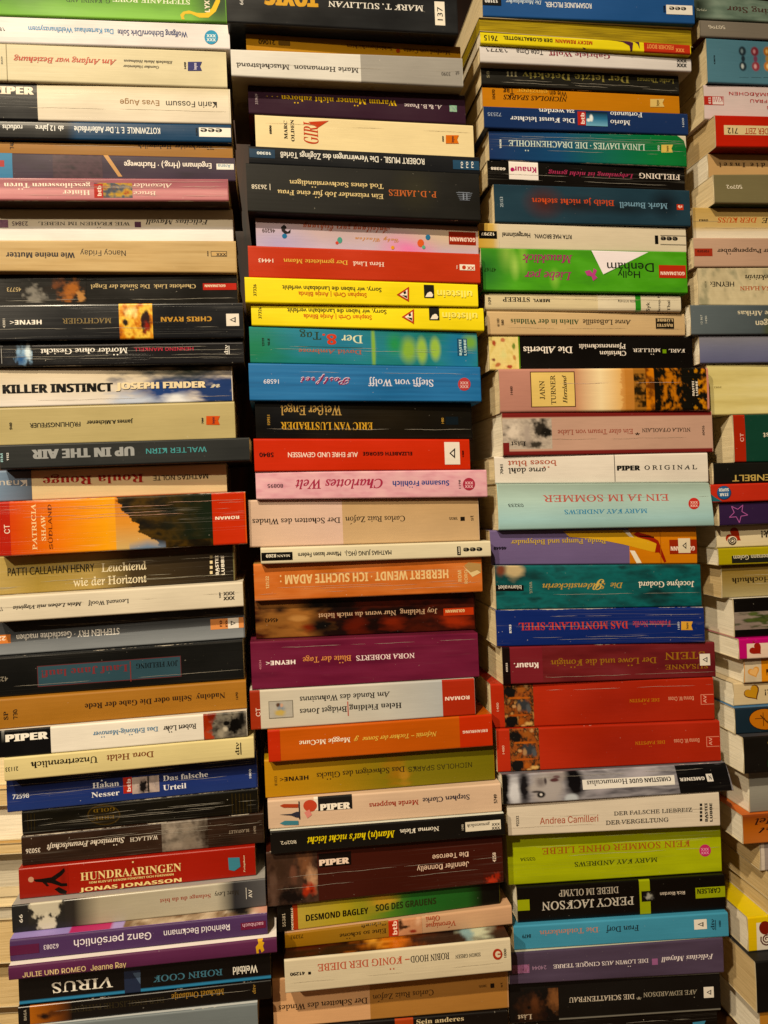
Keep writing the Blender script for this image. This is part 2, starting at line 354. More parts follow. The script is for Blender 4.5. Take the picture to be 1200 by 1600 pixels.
K(S1, (0,735,784, 353,722,771), 12, '#d4c29a', 'beige book with a large dark red old-style title and a grey-blue end', 'A3',
  [A(-60,140,None,None,GR((0,'#86a0c0'),(1,'#5c6878')),.3,'printed_panel'),T('Roula Rouge',192,662,580,46,'#b01e28','r'),T('MATHIAS NOLTE',708,972,562,28,'#3c2c22','i'),T('Knaur',-30,120,592,30,'#c8c4bc','i')], wear=.3, ext=1)
def _sud(s, t):
    c = GR((0,'#d8301c'),(.12,'#e04a1c'),(.3,'#ee7a1c'),(.52,'#f2a83c'),(.535,'#f0a840'))(s, t)
    if s > .56: c = GV((0,'#d8822c'),(.5,'#e09a48'),(1,'#ccb078'))(s, t)
    edge = .56+.20*max(0, t-.12)+.1*max(0, t-.6)+.03*fbm(t*9, 3, 5)
    if s > edge: c = NZ(['#1a160a','#2e2410','#5a4214','#16160c'],14,6,7)(s, t)
    if s > .72 and t < .85: c = mixc(c, lin('#22301f'), (s-.72)*4)
    if .62 < s < .78: c = mixc(c, lin('#7a90b0'), (t-.78-.9*abs(s-.7))*6)
    return c
K(S1, (0,784,870, 383,768,850), -1, '#e0501c', 'thick red and orange book with a dark cliff picture', 'A3',
  [A(-60,992,None,None,_sud,1),R(-80,46,None,None,'#c8222a'),R(990,1146,None,None,'#d42e20'),T('PATRICIA',134,164,790,215,'#f6d8a8','e',90),T('SHAW',178,206,795,120,'#f6d8a8','e',90),T('SÜDLAND',212,236,790,210,'#8a3a10','i',90),T('CT',8,44,800,42,'#f4e4d4','i',90),T('ROMAN',1004,1120,750,18,'#f8e8d8','b')], wear=1, ext=1)
K(S1, (0,873,931, 365,854,908), 12, '#7c7650', 'creased olive to dark brown book with white block capitals at its end', 'A4',
  [A(-60,1092,None,None,GR((0,'#c4ac70'),(.2,'#a8904c'),(.42,'#b49c60'),(.58,'#54452f'),(1,'#2a221b')),.4,'printed_panel'),T('PATTI CALLAHAN HENRY',32,432,150,34,'#2a2616','m',0),T('Leuchtend',465,676,126,44,'#e4d9bc','e',0),T('wie der Horizont',332,676,190,44,'#e4d9bc','e',0),
   T('BASTEI',1000,1022,130,92,'#f2ece0','b',90),T('LÜBBE',1028,1050,130,90,'#f2ece0','b',90),*[R(980,993,84+k*24,98+k*24,'#e8d8b0' if k else '#9a8a68','emblem') for k in range(4)]], wear=1, ext=1)
K(S1, (0,932,973, 379,909,948), -1, '#d9d0be', 'plain cream book with small black lettering and a black zigzag mark, spine slightly soiled', 'A4',
  [T('Leonard Woolf',402,593,308,22,'#2c2620','e'),T('Mein Leben mit Virginia',58,373,324,20,'#2c2620','t'),T('17',-4,12,338,22,'#2c2620','e'),('t','XXX',1043,1098,258,20,'#2c2620','b',0,'emblem'),('t','XXX',1043,1098,280,20,'#2c2620','b',0,'emblem'),T('1280',1020,1030,270,26,'#333','b',90)], wear=.5, ext=1)
K(S1, (0,976,1023, 381,949,996), 13, '#6a707a', 'slate grey book with white lettering, orange end tags and a white triangle sticker', 'A4',
  [A(-60,1140,None,None,GV((0,'#343438'),(.45,'#4e5258'),(.6,'#80868e'),(1,'#949aa2')),.3,'printed_panel'),T('STEPHEN FRY · Geschichte machen',75,550,456,24,'#f4f2ee','m'),R(-40,48,458,498,'#e08a4a'),T('22',-10,26,478,24,'#f4e4d0','b'),R(982,1142,376,426,'#e0955c','emblem'),('t','rororo'[0:2],1016,1038,402,30,'#6a2c14','b',90,'emblem'),('t','ro',1046,1064,402,30,'#6a2c14','b',90,'emblem'),*sticker(1066,1118,374,424,1)], wear=.7, ext=1)  # shade on the upper half and glare on the lower are painted
K(S1, (0,1029,1090, 379,1001,1061), 10, '#1d1e1e', 'thick black book with a teal lettering panel outlined in red', 'A4',
  [R(170,842,578,676,'#6e3c40'),R(174,838,582,672,'#3c5c6c'),T('JOY FIELDING',628,826,602,32,'#1a1c1e','r'),T('Lauf Jane lauf!',190,590,634,38,'#8c3440','r'),R(600,605,580,674,'#8c3c40'),T('425',-10,36,664,20,'#9a9488','s')], wear=.5, ext=1)
K(S1, (0,1092,1139, 384,1063,1108), 4, '#b07a34', 'ochre brown book with dark brown lettering and an upright two-letter series code', 'A4',
  [T('Nadolny  Selim oder Die Gabe der Rede',388,1052,772,30,'#3c2210','r'),T('SP',8,36,832,38,'#2e1a0a','e',90),T('730',52,78,826,46,'#2e1a0a','e',90),T('1690',1102,1114,742,34,'#4a3014','s',90)], wear=.3, ext=1)
K(S1, (0,1143,1185, 385,1110,1151), 0, '#e6e1d8', 'white book with a black block and a small painting of red drapes', 'A5',
  [R(-60,210,None,None,'#16161a'),T('PIPER',22,200,134,38,'#f2eee6','k',0),A(6,18,110,166,GV((0,'#888'),(1,'#222')),.4,'emblem'),A(862,1050,None,None,AR(NZ(['#3a3834','#6a645c','#8a8478','#2a2826'],5,4,3),(.06,.35,.16,.5,'#a82c20',.4),(.1,.9,.14,.4,'#c04030',.4),(.2,.1,.12,.2,'#8a2018',.5),(.72,.5,.2,.36,'#121110',.3),(.56,.42,.1,.1,'#181614',.3),(.5,.62,.08,.12,'#c8c0b0',.6),(.9,.3,.1,.4,'#1c1b1a',.6),(.4,.8,.12,.25,'#a8a090',.7),rag=.35),1.7),
   T('Robert Löhr',688,830,104,24,'#33302c','e'),T('Das Erlkönig-Manöver',388,665,122,22,'#6a98c0','e')], wear=.3, ext=1)
K(S1, (0,1185,1222, 396,1151,1185), -2, '#d9cc9a', 'pale yellow book with a brown author name, dark title and upright three-letter mark', 'A5',
  [T('Dora Heldt',446,646,228,28,'#8c4426','e'),T('Unzertrennlich',128,408,254,30,'#2a2418','e'),T('21133',24,76,276,16,'#2a2418','s'),T('dtv',992,1016,190,52,'#2a2418','e',90),R(1022,1026,164,214,'#2a2418')], wear=.3, ext=1)
K(S1, (10,1222,1270, 401,1186,1231), 11, '#25387e', 'dark blue creased book with white lettering around a red mark', 'A5',
  [A(26,1090,None,None,GV((0,'#141b3e'),(.4,'#202e68'),(.55,'#2a4090'),(1,'#2c4490')),.3,'printed_panel'),T('Das falsche',686,880,302,26,'#eef0f6','r',0),T('Urteil',686,786,346,26,'#eef0f6','r',0),T('Håkan',386,498,336,26,'#eef0f6','r',0),T('Nesser',382,500,376,26,'#eef0f6','r',0),  # dark upper half is painted shade from the overhanging book
   R(516,554,312,380,'#c0282c','emblem'),('t','btb',526,548,346,54,'#f0dcd8','b',90,'emblem'),A(554,670,308,378,AR(NZ(['#8a8488','#b8a8a4','#c8b8b0'],4,2,6),(.4,.6,.18,.5,'#1c1a1e',.4),(.6,.5,.05,.7,'#222',.3),rag=.4),1.2),T('72598',54,122,390,18,'#dfe4f0','m',0),T('1800',1060,1070,296,38,'#dfe4f0','m',90)], wear=1)
K(S1, (34,1268,1306, 402,1232,1270), 15, '#14130d', 'worn black book with a faded gold oval and gilt lines', 'A5',
  [A(93,1096,None,None,NZ(['#0f0f0a','#1a180f','#242014'],6,3,4),.4,'printed_panel'),E(436,472,70,44,'#4e3c14'),E(436,472,64,39,'#2a2210'),('t','GOLD',392,482,455,20,'#7a6024','r',180,'emblem'),('t','ERBE',392,482,488,20,'#7a6024','r',180,'emblem'),*[R(985+k*16,989+k*16,380,470,'#3e3214') for k in range(6)],*[R(118+k*14,121+k*14,466,540,'#3a3014') for k in range(3)]], wear=1.2)
K(S1, (33,1306,1355, 411,1270,1318), 12, '#3c2a20', 'dark brown book with pale lettering and a grey stone sculpture picture in the middle', 'A5',
  [A(93,1118,None,None,NZ(['#2e2018','#402c22','#4a352a'],6,3,14),.4,'printed_panel'),A(680,880,None,None,AR(NZ(['#6c6258','#8c8278','#4c4038'],5,4,3),(.2,.3,.2,.3,'#a89c90',.8),(.3,.8,.3,.2,'#a09488',.8),(.55,.25,.2,.25,'#988c80',.8),(.6,.7,.18,.25,'#8c8074',.8),(1,.5,.25,1,'#3a2a20',.8),rag=.4),1.2),
   T('WALLACH',545,664,577,22,'#e2d8cc','e'),T('Stürmische Freundschaft',196,522,600,26,'#e2d8cc','t'),T('35026',110,170,624,18,'#e2d8cc','m'),T('BLANVALET',970,1060,545,16,'#a89a8a','e'),T('1490',1078,1090,535,30,'#a89a8a','s',90)], wear=.8)
K(S1, (29,1356,1408, 398,1321,1368), 8, '#b01820', 'bright red book with upright cream capitals and a small dark man climbing at its end', 'A5',
  [A(80,285,None,None,AR(GR((0,'#a81c22'),(1,'#ae1820')),(.9,.5,.1,.9,'#981418',.9)),.4),E(131,748,12,12,'#c89880','climber'),P([(140,748),(178,744),(216,738),(250,714),(268,698),(272,712),(258,730),(232,750),(258,764),(280,764),(282,776),(256,778),(214,764),(180,760),(150,758)],'#1a1210','climber'),P([(176,758),(196,762),(206,776),(196,778)],'#2a1614','climber'),P([(228,790),(246,780),(280,798),(276,812),(250,808)],'#1c1010','climber'),
   T('HUNDRAÅRINGEN',336,764,706,44,'#ecd49a','r',0),T('SOM KLEV UT GENOM FÖNSTRET OCH FÖRSVANN',372,732,741,11,'#e8cc90','b',0),T('JONAS JONASSON',332,766,766,20,'#ecd49a','b',0),P([(968,654),(1018,652),(1022,690),(996,708),(972,704)],'#4a90a8'),T('Forlagshuset',1032,1042,678,70,'#e8d0b0','t',90)], wear=.3)
K(S1, (18,1413,1458, 414,1373,1417), -2, '#b8b2a0', 'grey-beige book with a black and white portrait at one end and red title lettering', 'A6',
  [A(48,1134,None,None,GR((0,'#2c2e30'),(.24,'#3c3834'),(.34,'#b4ac98'),(.8,'#bcb6a6'),(.87,'#3a3a40'),(1,'#66666a')),.5),A(118,268,None,None,AR(NZ(['#2a2a2a','#3a3834'],3,3,8),(.5,.1,.5,.5,'#c8c2b0',.2),(.5,.75,.3,.35,'#d4cebc',.3),(.9,.2,.08,.15,'#3a3630',.6),(.35,.55,.06,.1,'#55504a',.6),rag=.35),1.3),
   T('Solange du da bist',670,890,180,20,'#a84438','r'),T('Marc Levy',908,1014,160,22,'#3a352e','e'),T('AV',1050,1072,155,34,'#e8e4dc','i',90),R(1045,1047,130,178,'#e8e4dc'),T('66',80,95,256,36,'#e8e4dc','s',90)], wear=.3, top='#a8a6a4')
K(S1, (15,1470,1504, 417,1427,1459), -10, '#5c3e74', 'violet book with large white title, its front cover showing pink and lilac print', 'A6',
  [T('Ganz persönlich',308,634,356,34,'#ece6f0','i'),T('Reinhold Beckmann',688,974,314,28,'#ece6f0','i'),T('62083',182,244,380,18,'#e0d6e6','s'),R(42,163,372,412,'#6c2450'),R(1022,1132,270,300,'#802448'),T('sachbuch',1030,1122,285,16,'#dcb8cc','i')], wear=.3, top='#a688cc', art=lambda s,t: GR((0,'#a494d8'),(.22,'#a494d8'),(.225,'#c83c78'),(.38,'#c84478'),(.385,'#b0a0dc'),(.43,'#b0a0dc'))(s,t) if s<.43 else AR(NZ(['#e8e0d4','#c8b49c','#8a6c50','#e8dcc8'],9,2,4),(.9,.5,.06,.8,'#1c1616',.5),(.98,.5,.06,.9,'#d8a090',.5),rag=.6)(s,t))
K(S1, (13,1510,1533, 432,1466,1489), -16, '#6a2e5c', 'thin plum book with upright pale yellow lettering and a small gold lion', 'A6',
  [T('JULIE UND ROMEO',94,356,480,28,'#e8d0a0','i',0),T('Jeanne Ray',376,526,456,28,'#e8d0a0','i',0),P([(1090,408),(1086,380),(1098,366),(1094,350),(1118,342),(1114,358),(1124,362),(1118,376),(1124,394),(1112,404),(1106,388),(1098,392),(1100,406)],'#d8a83c')], wear=.2, top='#ece4e0')
K(S1, (29,1537,1572, 422,1494,1530), -4, '#15110e', 'black book with huge white serif capitals and blue-grey author capitals, edged below in blue', 'A6',
  [R(520,588,None,None,'#2c3a5c','picture'),P([(555,492),(588,488),(588,540)],'#5a7090','picture'),T('VIRUS',218,472,554,54,'#eae6dc','e'),T('ROBIN COOK',640,942,508,34,'#4c8098','e'),T('Weltbild',988,1096,476,28,'#eae6dc','m'),A(76,1154,None,None,lambda s,t: lin('#3e90c4') if t>.88 else lin('#2a382c') if t<.16 else lin('#15110e'),1,'edge_bands')], wear=.3)  # dark green top band paints shade; the blue edge is print
# bands go below the print on that spine
b_ = BOOKS[-1]['items']; b_.insert(0, b_.pop())
K(S1, (28,1573,1603, 423,1531,1563), -5, '#16120d', 'black book with dim gold lettering and an amber desert picture', 'A6',
  [A(126,300,None,None,AR(GR((0,'#b86c1c'),(.6,'#8a4c14'),(1,'#241808')),(.35,.6,.2,.2,'#2a1408',.6),(.6,.5,.3,.2,'#5a300c',.8),rag=.3),1),T('Michael Ondaatje',720,948,590,28,'#a8823c','e'),T('DER ENGLISCHE PATIENT',290,690,632,30,'#3c3420','e'),T('BAGA',96,112,668,44,'#a8a090','b',90),T('dtv',1066,1086,562,40,'#b08c48','e',90)], wear=.4)
K(S1, (45,1606,1650, 402,1566,1612), -11, '#7c8488', 'grey-blue book cut by the frame at the bottom of the leftmost stack', 'A6', [R(60,1098,None,None,'#7c868c')], wear=.3, top='#c8ccce')
# ------------------------------------------------------------------ second stack
S2 = 'second'
K(S2, (352,-38,36, 713,-22,55), -19, '#26282c', 'large black book with gold metallic title and a numbered white sticker', 'B1',
  [A(35,1066,None,None,NZ(['#222428','#2a2c30','#33363a'],4,3,3),.4,'printed_panel'),T('MARK T. SULLIVAN',485,914,34,32,'#e6e4e0','e'),T('TOXIC',202,438,2,112,'#c08c2c','b'),R(202,438,40,48,'#e0bc60','gilt_print') if 0 else T('TOXIC',206,440,4,108,'#d8a844','k'),
   R(966,1012,8,114,'#ece6da','price_sticker'),('t','137',976,1002,62,60,'#2a2622','s',90,'price_sticker'),T('66',96,112,10,26,'#d8d8d8','s',90)], wear=.3, W=135)
K(S2, (384,50,76, 719,71,88), 3, '#c08c2c', 'thin mustard book with dark lettering lying in shade beneath the large black one', 'B1',
  [T('Manfred von Conta',822,1036,234,20,'#5c2c10','e'),T('Schloßgeschichten',566,770,216,18,'#5c2c10','e'),E(797,227,9,9,'#a83a1c'),T('21060',180,252,192,20,'#241808','m'),R(266,316,184,206,'#7a581c','emblem')], wear=.4)
K(S2, (360,76,120, 722,90,135), -4, '#dcdad6', 'white and grey two-tone book with dark old-style lettering', 'B1',
  [R(628,1092,None,None,'#a9a6a2'),T('Marie Hermanson',332,618,314,24,'#55504c','e'),T('Muschelstrand',82,312,302,24,'#55504c','e'),T('st',1060,1078,330,20,'#4a4642','i',180),T('3390',995,1036,330,14,'#5a5652','s')], wear=.6, bot='#b0a488')
K(S2, (387,132,177, 726,149,195), 7, '#47293f', 'dark aubergine book with a yellow title and three dots', 'B1',
  [T('Warum Männer nicht zuhören',280,792,456,28,'#e2bc3c','r'),T('. . .',215,266,436,12,'#e2bc3c','b'),T('A. & B. Pease',826,998,482,20,'#d8ccd0','e'),A(1032,1066,474,502,NZ(['#4a9a8a','#a8c8b0','#5a8aa0'],3,3,2),1,'emblem'),T('35969',166,178,442,48,'#b8a8b0','s',90)], wear=.2, bot='#6a1a20')
K(S2, (398,179,226, 739,195,240), 8, '#e8d8ae', 'creamy yellow book with a big upright red title and an orange flag emblem', 'B1',
  [T('GIRI',344,440,594,100,'#cf3c22','u',90),P([(398,545),(488,540),(440,572)],'#cf3c22','printed_panel'),T('OLDEN',314,336,585,100,'#2c241a','r',90),T('MARC',284,306,582,84,'#2c241a','r',90),T('6806',224,238,582,40,'#33291c','b',90),*flag(1014,1074,602,638,'#e0791c'),T('880',994,1004,618,24,'#333','b',90)], wear=.6, bot='#c08a70', pages='y')
K(S2, (388,227,254, 749,245,271), 3, '#23262c', 'thin black book with white lettering and small blue end blocks', 'B1',
  [T('ROBERT MUSIL · Die Verwirrungen des Zöglings Törleß',276,916,708,22,'#e6e4de','m'),R(142,252,666,706,'#2c4c6c'),T('10300',174,236,688,16,'#dfe6ea','b'),R(1046,1166,718,758,'#30587c','emblem'),*[('t','ro',1076+k*24,1092+k*24,737,28,'#eef0f0','s',90,'emblem') for k in range(3)]], wear=.3)
K(S2, (384,254,331, 748,271,346), -1, '#1c1b17', 'thick black book with orange author name and two lines of pale yellow title', 'B2',
  [A(70,1110,None,None,AR(NZ(['#171613','#1c1b17','#22211b'],4,3,2),(.72,.4,.12,.6,'#33301a',.9)),.4,'printed_panel'),T('Ein reizender Job für eine Frau',206,674,188,24,'#dcc896','e'),T('Tod eines Sachverständigen',258,674,144,24,'#dcc896','e'),T('P. D. JAMES',698,914,186,34,'#c86438','e'),T('26358',94,160,150,18,'#dcd4c4','m'),R(172,175,136,164,'#dcd4c4'),
   *[R(1004+k*4,1078-k*3,176+k*8,178+k*8,'#8a94a8','emblem') for k in range(5)],R(1012,1066,174,176,'#8a94a8','emblem'),R(1034,1040,180,208,'#8a94a8','emblem'),R(1050,1055,180,208,'#8a94a8','emblem')], wear=.3, bot='#15130f')
K(S2, (399,339,382, 746,353,394), 10, '#cdb4bc', 'lilac and pink book with swirly rust title, coloured dots and a red end tag', 'B2',
  [A(112,1102,None,None,AR(GV((0,'#b8a0a0'),(.5,'#c8b4bc'),(1,'#c4bcd8')),(.68,.8,.16,.6,'#e08ac0',.9),(.1,.8,.2,.7,'#b4acd4',.9),(.9,.3,.3,.6,'#d4c0a8',.9)),.5),T('Anleitung zum Eisprung',318,704,346,34,'#b0543c','c'),T('Gaby Hauptmann'[:4]+' Claxton',548,742,392,22,'#c8905c','c'),R(970,1094,350,408,'#a82420','emblem'),('t','GOLDMANN',976,1092,388,22,'#f0dcd0','b',180,'emblem'),  # ground dulls towards the top, painting the shade from above
   E(238,370,11,11,'#2c7cb4'),E(480,388,11,14,'#5aa89c'),E(468,400,7,7,'#d84c4c'),E(842,400,15,17,'#e0603c'),E(875,374,11,12,'#3a80b0'),E(856,418,8,8,'#6ab89c'),E(716,420,8,8,'#e0a040'),T('46209',140,196,346,16,'#7a6a70','s'),
   P([(222,330),(236,318),(246,330),(238,342),(252,352),(264,340),(262,356),(240,360),(226,348)],'#2a2428','picture')], wear=.3)
K(S2, (387,383,432, 749,396,442), 0, '#cb372e', 'plain red book with cream and pale lettering and a small white end mark', 'B2',
  [T('Hera Lind',538,678,498,22,'#f0d8cc','e'),T('Der gemietete Mann',232,516,488,22,'#e8b85c','e'),T('14443',124,188,478,16,'#f0d8cc','m'),R(1020,1090,496,522,'#e8e0d4','emblem'),E(1040,509,9,9,'#cb372e'),('t','XX',1054,1088,509,18,'#cb372e','b',0,'emblem'),T('990',1004,1012,508,16,'#f0d8cc','s',90)], wear=.2)
def _yel(x, y, lab, q, d):
    K(S2, q, d, '#efdc10', lab, 'B2',
      [T('Sorry, wir haben die Landebahn verfehlt',226+x,664+x,604+y,16,'#22200c','m'),T('Stephan Orth | Antje Blinda',296+x,598+x,630+y,16,'#d8641c','m'),T('37326',100+x,114+x,610+y,52,'#33300c','s',90),
       P([(732+x,630+y),(788+x,594+y),(788+x,662+y)],'#c8381c'),P([(746+x,630+y),(781+x,606+y),(781+x,650+y)],'#f2e8d8'),P([(756+x,632+y),(779+x,634+y),(779+x,647+y)],'#222'),P([(762+x,620+y),(772+x,612+y),(776+x,624+y),(766+x,628+y)],'#222'),
       R(856+x,902+x,586+y,644+y,'#1a180c'),P([(862+x,640+y),(872+x,622+y),(888+x,618+y),(898+x,630+y),(894+x,640+y)],'#efe6d8'),E(884+x,624+y,9,7,'#efe6d8'),T('ullstein',916+x,1078+x,632+y,32,'#f4e87c','b')], wear=.15, bot='#d8c010')
_yel(0, 0, 'upper of two identical bright yellow books with a red warning triangle', (382,434,474, 746,445,480), -2)
_yel(23, 100, 'lower of two identical bright yellow books with a red warning triangle', (392,475,509, 755,481,518), 1)
K(S2, (389,510,566, 745,519,568), 4, '#2c8a88', 'blue-green book with a red numeral eight in its title and blurred yellow-green letters', 'B3',
  [A(85,1100,None,None,AR(NZ(['#14807c','#2a8c98','#3a90b0'],4,2,11),(.02,.6,.2,1,'#0c8a66',.9),(.35,.3,.3,.7,'#2f86b0',.9),(.92,.5,.1,.9,'#1c80b4',.7),(.69,.55,.05,.45,'#8ab84c',.6),(.75,.55,.03,.45,'#9cc458',.5),(.81,.5,.03,.4,'#9cc458',.5),(.63,.4,.05,.4,'#2c9a5c',.8),(.535,.5,.012,.9,'#8ab84c',.6),(.97,.3,.05,.3,'#7ab050',.7)),.8),
   T('Der',486,580,95,40,'#d8e0c4','e'),T('Tag',302,396,80,40,'#22482c','e'),T('8.',402,464,98,60,'#d8361c','b'),T('David Ambrose',296,576,148,22,'#b86050','e'),R(296,578,122,124,'#3a5a50'),R(1008,1054,82,156,'#155a84','emblem'),('t','BASTEI',1012,1028,120,68,'#bfe0e8','b',90,'emblem'),('t','LÜBBE',1034,1050,120,68,'#bfe0e8','b',90,'emblem'),T('12119',134,148,102,38,'#124430','b',90),T('16.8',158,172,102,34,'#124430','b',90)], wear=.7)
K(S2, (388,567,626, 750,573,628), 1, '#2c74b8', 'medium blue finely ridged book with a script title and red round emblem', 'B3',
  [A(80,1114,None,None,NZ(['#266aaa','#2f7abe','#3a84c6'],2,16,5),.6,'printed_panel'),T('Steffi von Wolff',606,900,288,34,'#dcdcec','e'),T('Rostfrei',306,525,281,40,'#dcc8dc','c'),T('Rostfrei',308,526,284,40,'#8c2468','c'),T('16589',146,212,275,18,'#dcdcec','s'),*fish(1041,287,29,'#dcb8b8','#c43848')], wear=.5)
K(S2, (398,628,683, 736,630,685), 7, '#1a1712', 'black book with gold condensed capitals and fine gold title letters', 'B3',
  [A(110,1073,None,None,AR(NZ(['#13120f','#1c1913','#201c14'],4,2,7),(.1,.5,.15,1,'#14161c',.9),(.6,.4,.3,.7,'#2a2214',.9)),.4,'printed_panel'),T('ERIC VAN LUSTBADER',222,626,482,44,'#d0a444','r'),T('Weißer Engel',220,488,414,46,'#b8985c','e'),T('10951',162,174,446,44,'#c8a050','s',90),T('1480',936,948,450,26,'#c8a050','s',90),R(956,1014,432,468,'#142430','emblem')], wear=.5)
K(S2, (396,685,736, 733,686,733), 0, '#d42a22', 'bright red book with black and pale capitals and a white triangle sticker', 'B3',
  [T('ELIZABETH GEORGE',582,804,600,20,'#2a1010','b'),T('AUF EHRE UND GEWISSEN',252,560,602,20,'#f0d8cc','m'),T('5840',128,190,602,18,'#2a1010','m'),*sticker(952,1022,545,645,-.8),T('1280',1030,1040,598,30,'#2a1010','b',90)], wear=.3)
K(S2, (399,739,781, 760,735,776), -1, '#dda6b4', 'pale pink mottled book with blue author lettering, looping title and crimson round emblem', 'B3',
  [A(110,1142,None,None,NZ(['#d498aa','#e0aebc','#e4bac2'],14,5,3),.8,'printed_panel'),T('Susanne Fröhlich',716,972,734,26,'#3c54a0','b'),T('Charlottes Welt',285,672,742,46,'#b42c58','t'),T('80895',164,232,742,16,'#4a3038','s'),*fish(1062,732,28,'#e8b8c4','#b83054'),T('1198',1014,1024,732,38,'#4a3038','s',90)], wear=.2)
K(S2, (387,781,856, 747,778,845), 5, '#d8bca0', 'dusty rose and sand two-tone book below the pale pink one', 'B4',
  [A(77,492,None,None,GR((0,'#d4b8a4'),(1,'#dabcb0')),.2,'printed_panel'),A(492,1106,None,None,GV((0,'#c4a47c'),(1,'#cdb08c')),.2,'printed_panel'),T('Carlos Ruiz Zafón',504,772,152,28,'#33281e','e'),T('Der Schatten des Windes',98,482,160,28,'#33281e','e'),T('st',1062,1084,142,24,'#33281e','i',90),R(1024,1044,136,154,'#2a211a','emblem'),T('3800',972,1012,146,14,'#4a3c30','e')], wear=.3)
K(S2, (407,856,882, 766,845,870), -3, '#ddd4ba', 'thin cream book with a black number block, directly above the battered orange one', 'B4',
  [T('MATHIAS JUNG (HG.).',500,708,298,18,'#2c2820','m'),T('Männer lassen Federn',296,484,304,16,'#2c2820','m'),R(138,272,294,330,'#15130f'),T('MANN',206,262,312,14,'#e6e0d0','r'),T('8269',158,202,313,18,'#e6e0d0','b'),R(1006,1022,268,306,'#15130f','emblem'),('t','1480',1009,1019,287,32,'#e6e0d0','b',90,'emblem'),('t','eee',1034,1122,287,22,'#222','b',180,'emblem')], wear=.3)
K(S2, (396,883,940, 752,872,925), 3, '#d2743c', 'battered orange book with cream capitals and a torn corner at its end', 'B4',
  [A(103,1122,None,None,NZ(['#c0622e','#d67a42','#dc8850'],5,4,17),.5,'printed_panel'),T('HERBERT WENDT · ICH SUCHTE ADAM :',218,968,412,50,'#e8c894','b'),T('ROM',1004,1028,400,50,'#e0bc88','b',90),T('RORO',1034,1056,404,60,'#e0bc88','b',90),T('121/22',150,170,428,56,'#e8c894','b',90),
   P([(1040,352),(1060,340),(1118,345),(1119,380),(1080,402)],'#b89460','torn_card'),P([(1034,356),(1078,404),(1117,384),(1100,374),(1070,384)],'#e0c898','torn_card')], wear=1.6, pages='y', top='#c89c60', bot='#c89c60')
K(S2, (398,940,999, 741,929,986), 13, '#3a1c10', 'dark red-brown book with a shadowy face and a red end tag', 'B4',
  [A(110,1088,None,None,AR(NZ(['#1a0c08','#2a120c','#5a1a10','#30140c'],6,3,21),(.17,.5,.17,.9,'#a8703c',.7),(.08,.5,.1,.9,'#9a6838',.8),(.11,.28,.05,.12,'#2a1408',.6),(.24,.75,.05,.14,'#8a2a1c',.6),(.2,.5,.05,.1,'#c08c54',.7),(.29,.7,.07,.3,'#140a06',.7),(.27,.15,.1,.2,'#140a06',.7),(.9,.75,.12,.2,'#a82c1c',.8),(.62,.7,.07,.25,'#8a2416',.8),(.45,.75,.06,.4,'#701c12',.8),rag=.5),1),
   T('Joy Fielding  Nur wenn du mich liebst',385,918,573,24,'#c8a88c','e'),R(946,1085,546,578,'#c43424','emblem'),('t','GOLDMANN',956,1044,562,16,'#e4cc9c','b',180,'emblem'),T('45642',152,210,594,16,'#1c0e08','m')], wear=.4)
K(S2, (391,1003,1078, 746,987,1057), -1, '#7c2444', 'thick wine red book with white capitals and a gold title', 'B5',
  [A(58,1080,None,None,NZ(['#6c1c3c','#802848','#862e50'],3,5,3),.4,'printed_panel'),T('NORA ROBERTS',524,786,80,28,'#ecd8dc','e'),T('Blüte der Tage',288,502,92,28,'#e0985c','e'),T('HEYNE‹',128,256,106,24,'#f0e4e4','b'),T('40034',98,108,112,42,'#c88898','s',90)], wear=.5)
K(S2, (390,1080,1141, 741,1061,1116), 0, '#cfcac0', 'pale grey book with red blocks at both ends and a tiny picture', 'B5',
  [A(58,1060,None,None,GR((0,'#d0c8b8'),(.6,'#c8c6c0'),(.85,'#b8bcc0')),.3,'printed_panel'),R(56,104,None,None,'#b03020'),R(914,1062,None,None,'#bc2a20'),T('ROMAN',926,1038,262,20,'#f0d8cc','b'),T('CT',76,104,322,38,'#f0d8cc','i',90),T('Am Rande des Wahnsinns',276,676,260,28,'#33302c','e'),T('Bridget Jones',276,484,320,28,'#33302c','e'),R(486,490,274,338,'#c83830'),T('Helen Fielding',494,728,304,28,'#33302c','r'),
   R(140,246,270,348,'#8a8478','picture'),A(143,243,273,345,AR(NZ(['#b0aca4','#bcb8b0'],3,3,3),(.5,.45,.2,.35,'#8a98a8',.4),(.45,.7,.3,.25,'#c8b068',.5),(.38,.22,.1,.18,'#6a4a38',.4),(.55,.25,.08,.14,'#d0a890',.4),rag=.3),1.4)], wear=.4)
K(S2, (418,1142,1192, 768,1117,1166), -2, '#cc5c1c', 'orange book with scarlet ends and cream lettering, right after the grey one with red blocks', 'B5',
  [R(138,192,None,None,'#cc2c18'),R(990,1140,None,None,'#d03020'),T('Nefertiti – Tochter der Sonne',552,886,436,22,'#e8c060','t'),T('Maggie McCune',274,498,458,24,'#f4ead8','e'),('t','S',514,536,446,34,'#e8c060','c',180,'emblem'),T('ERFAHRUNG',1004,1118,410,15,'#f0d8cc','b')], wear=.3)
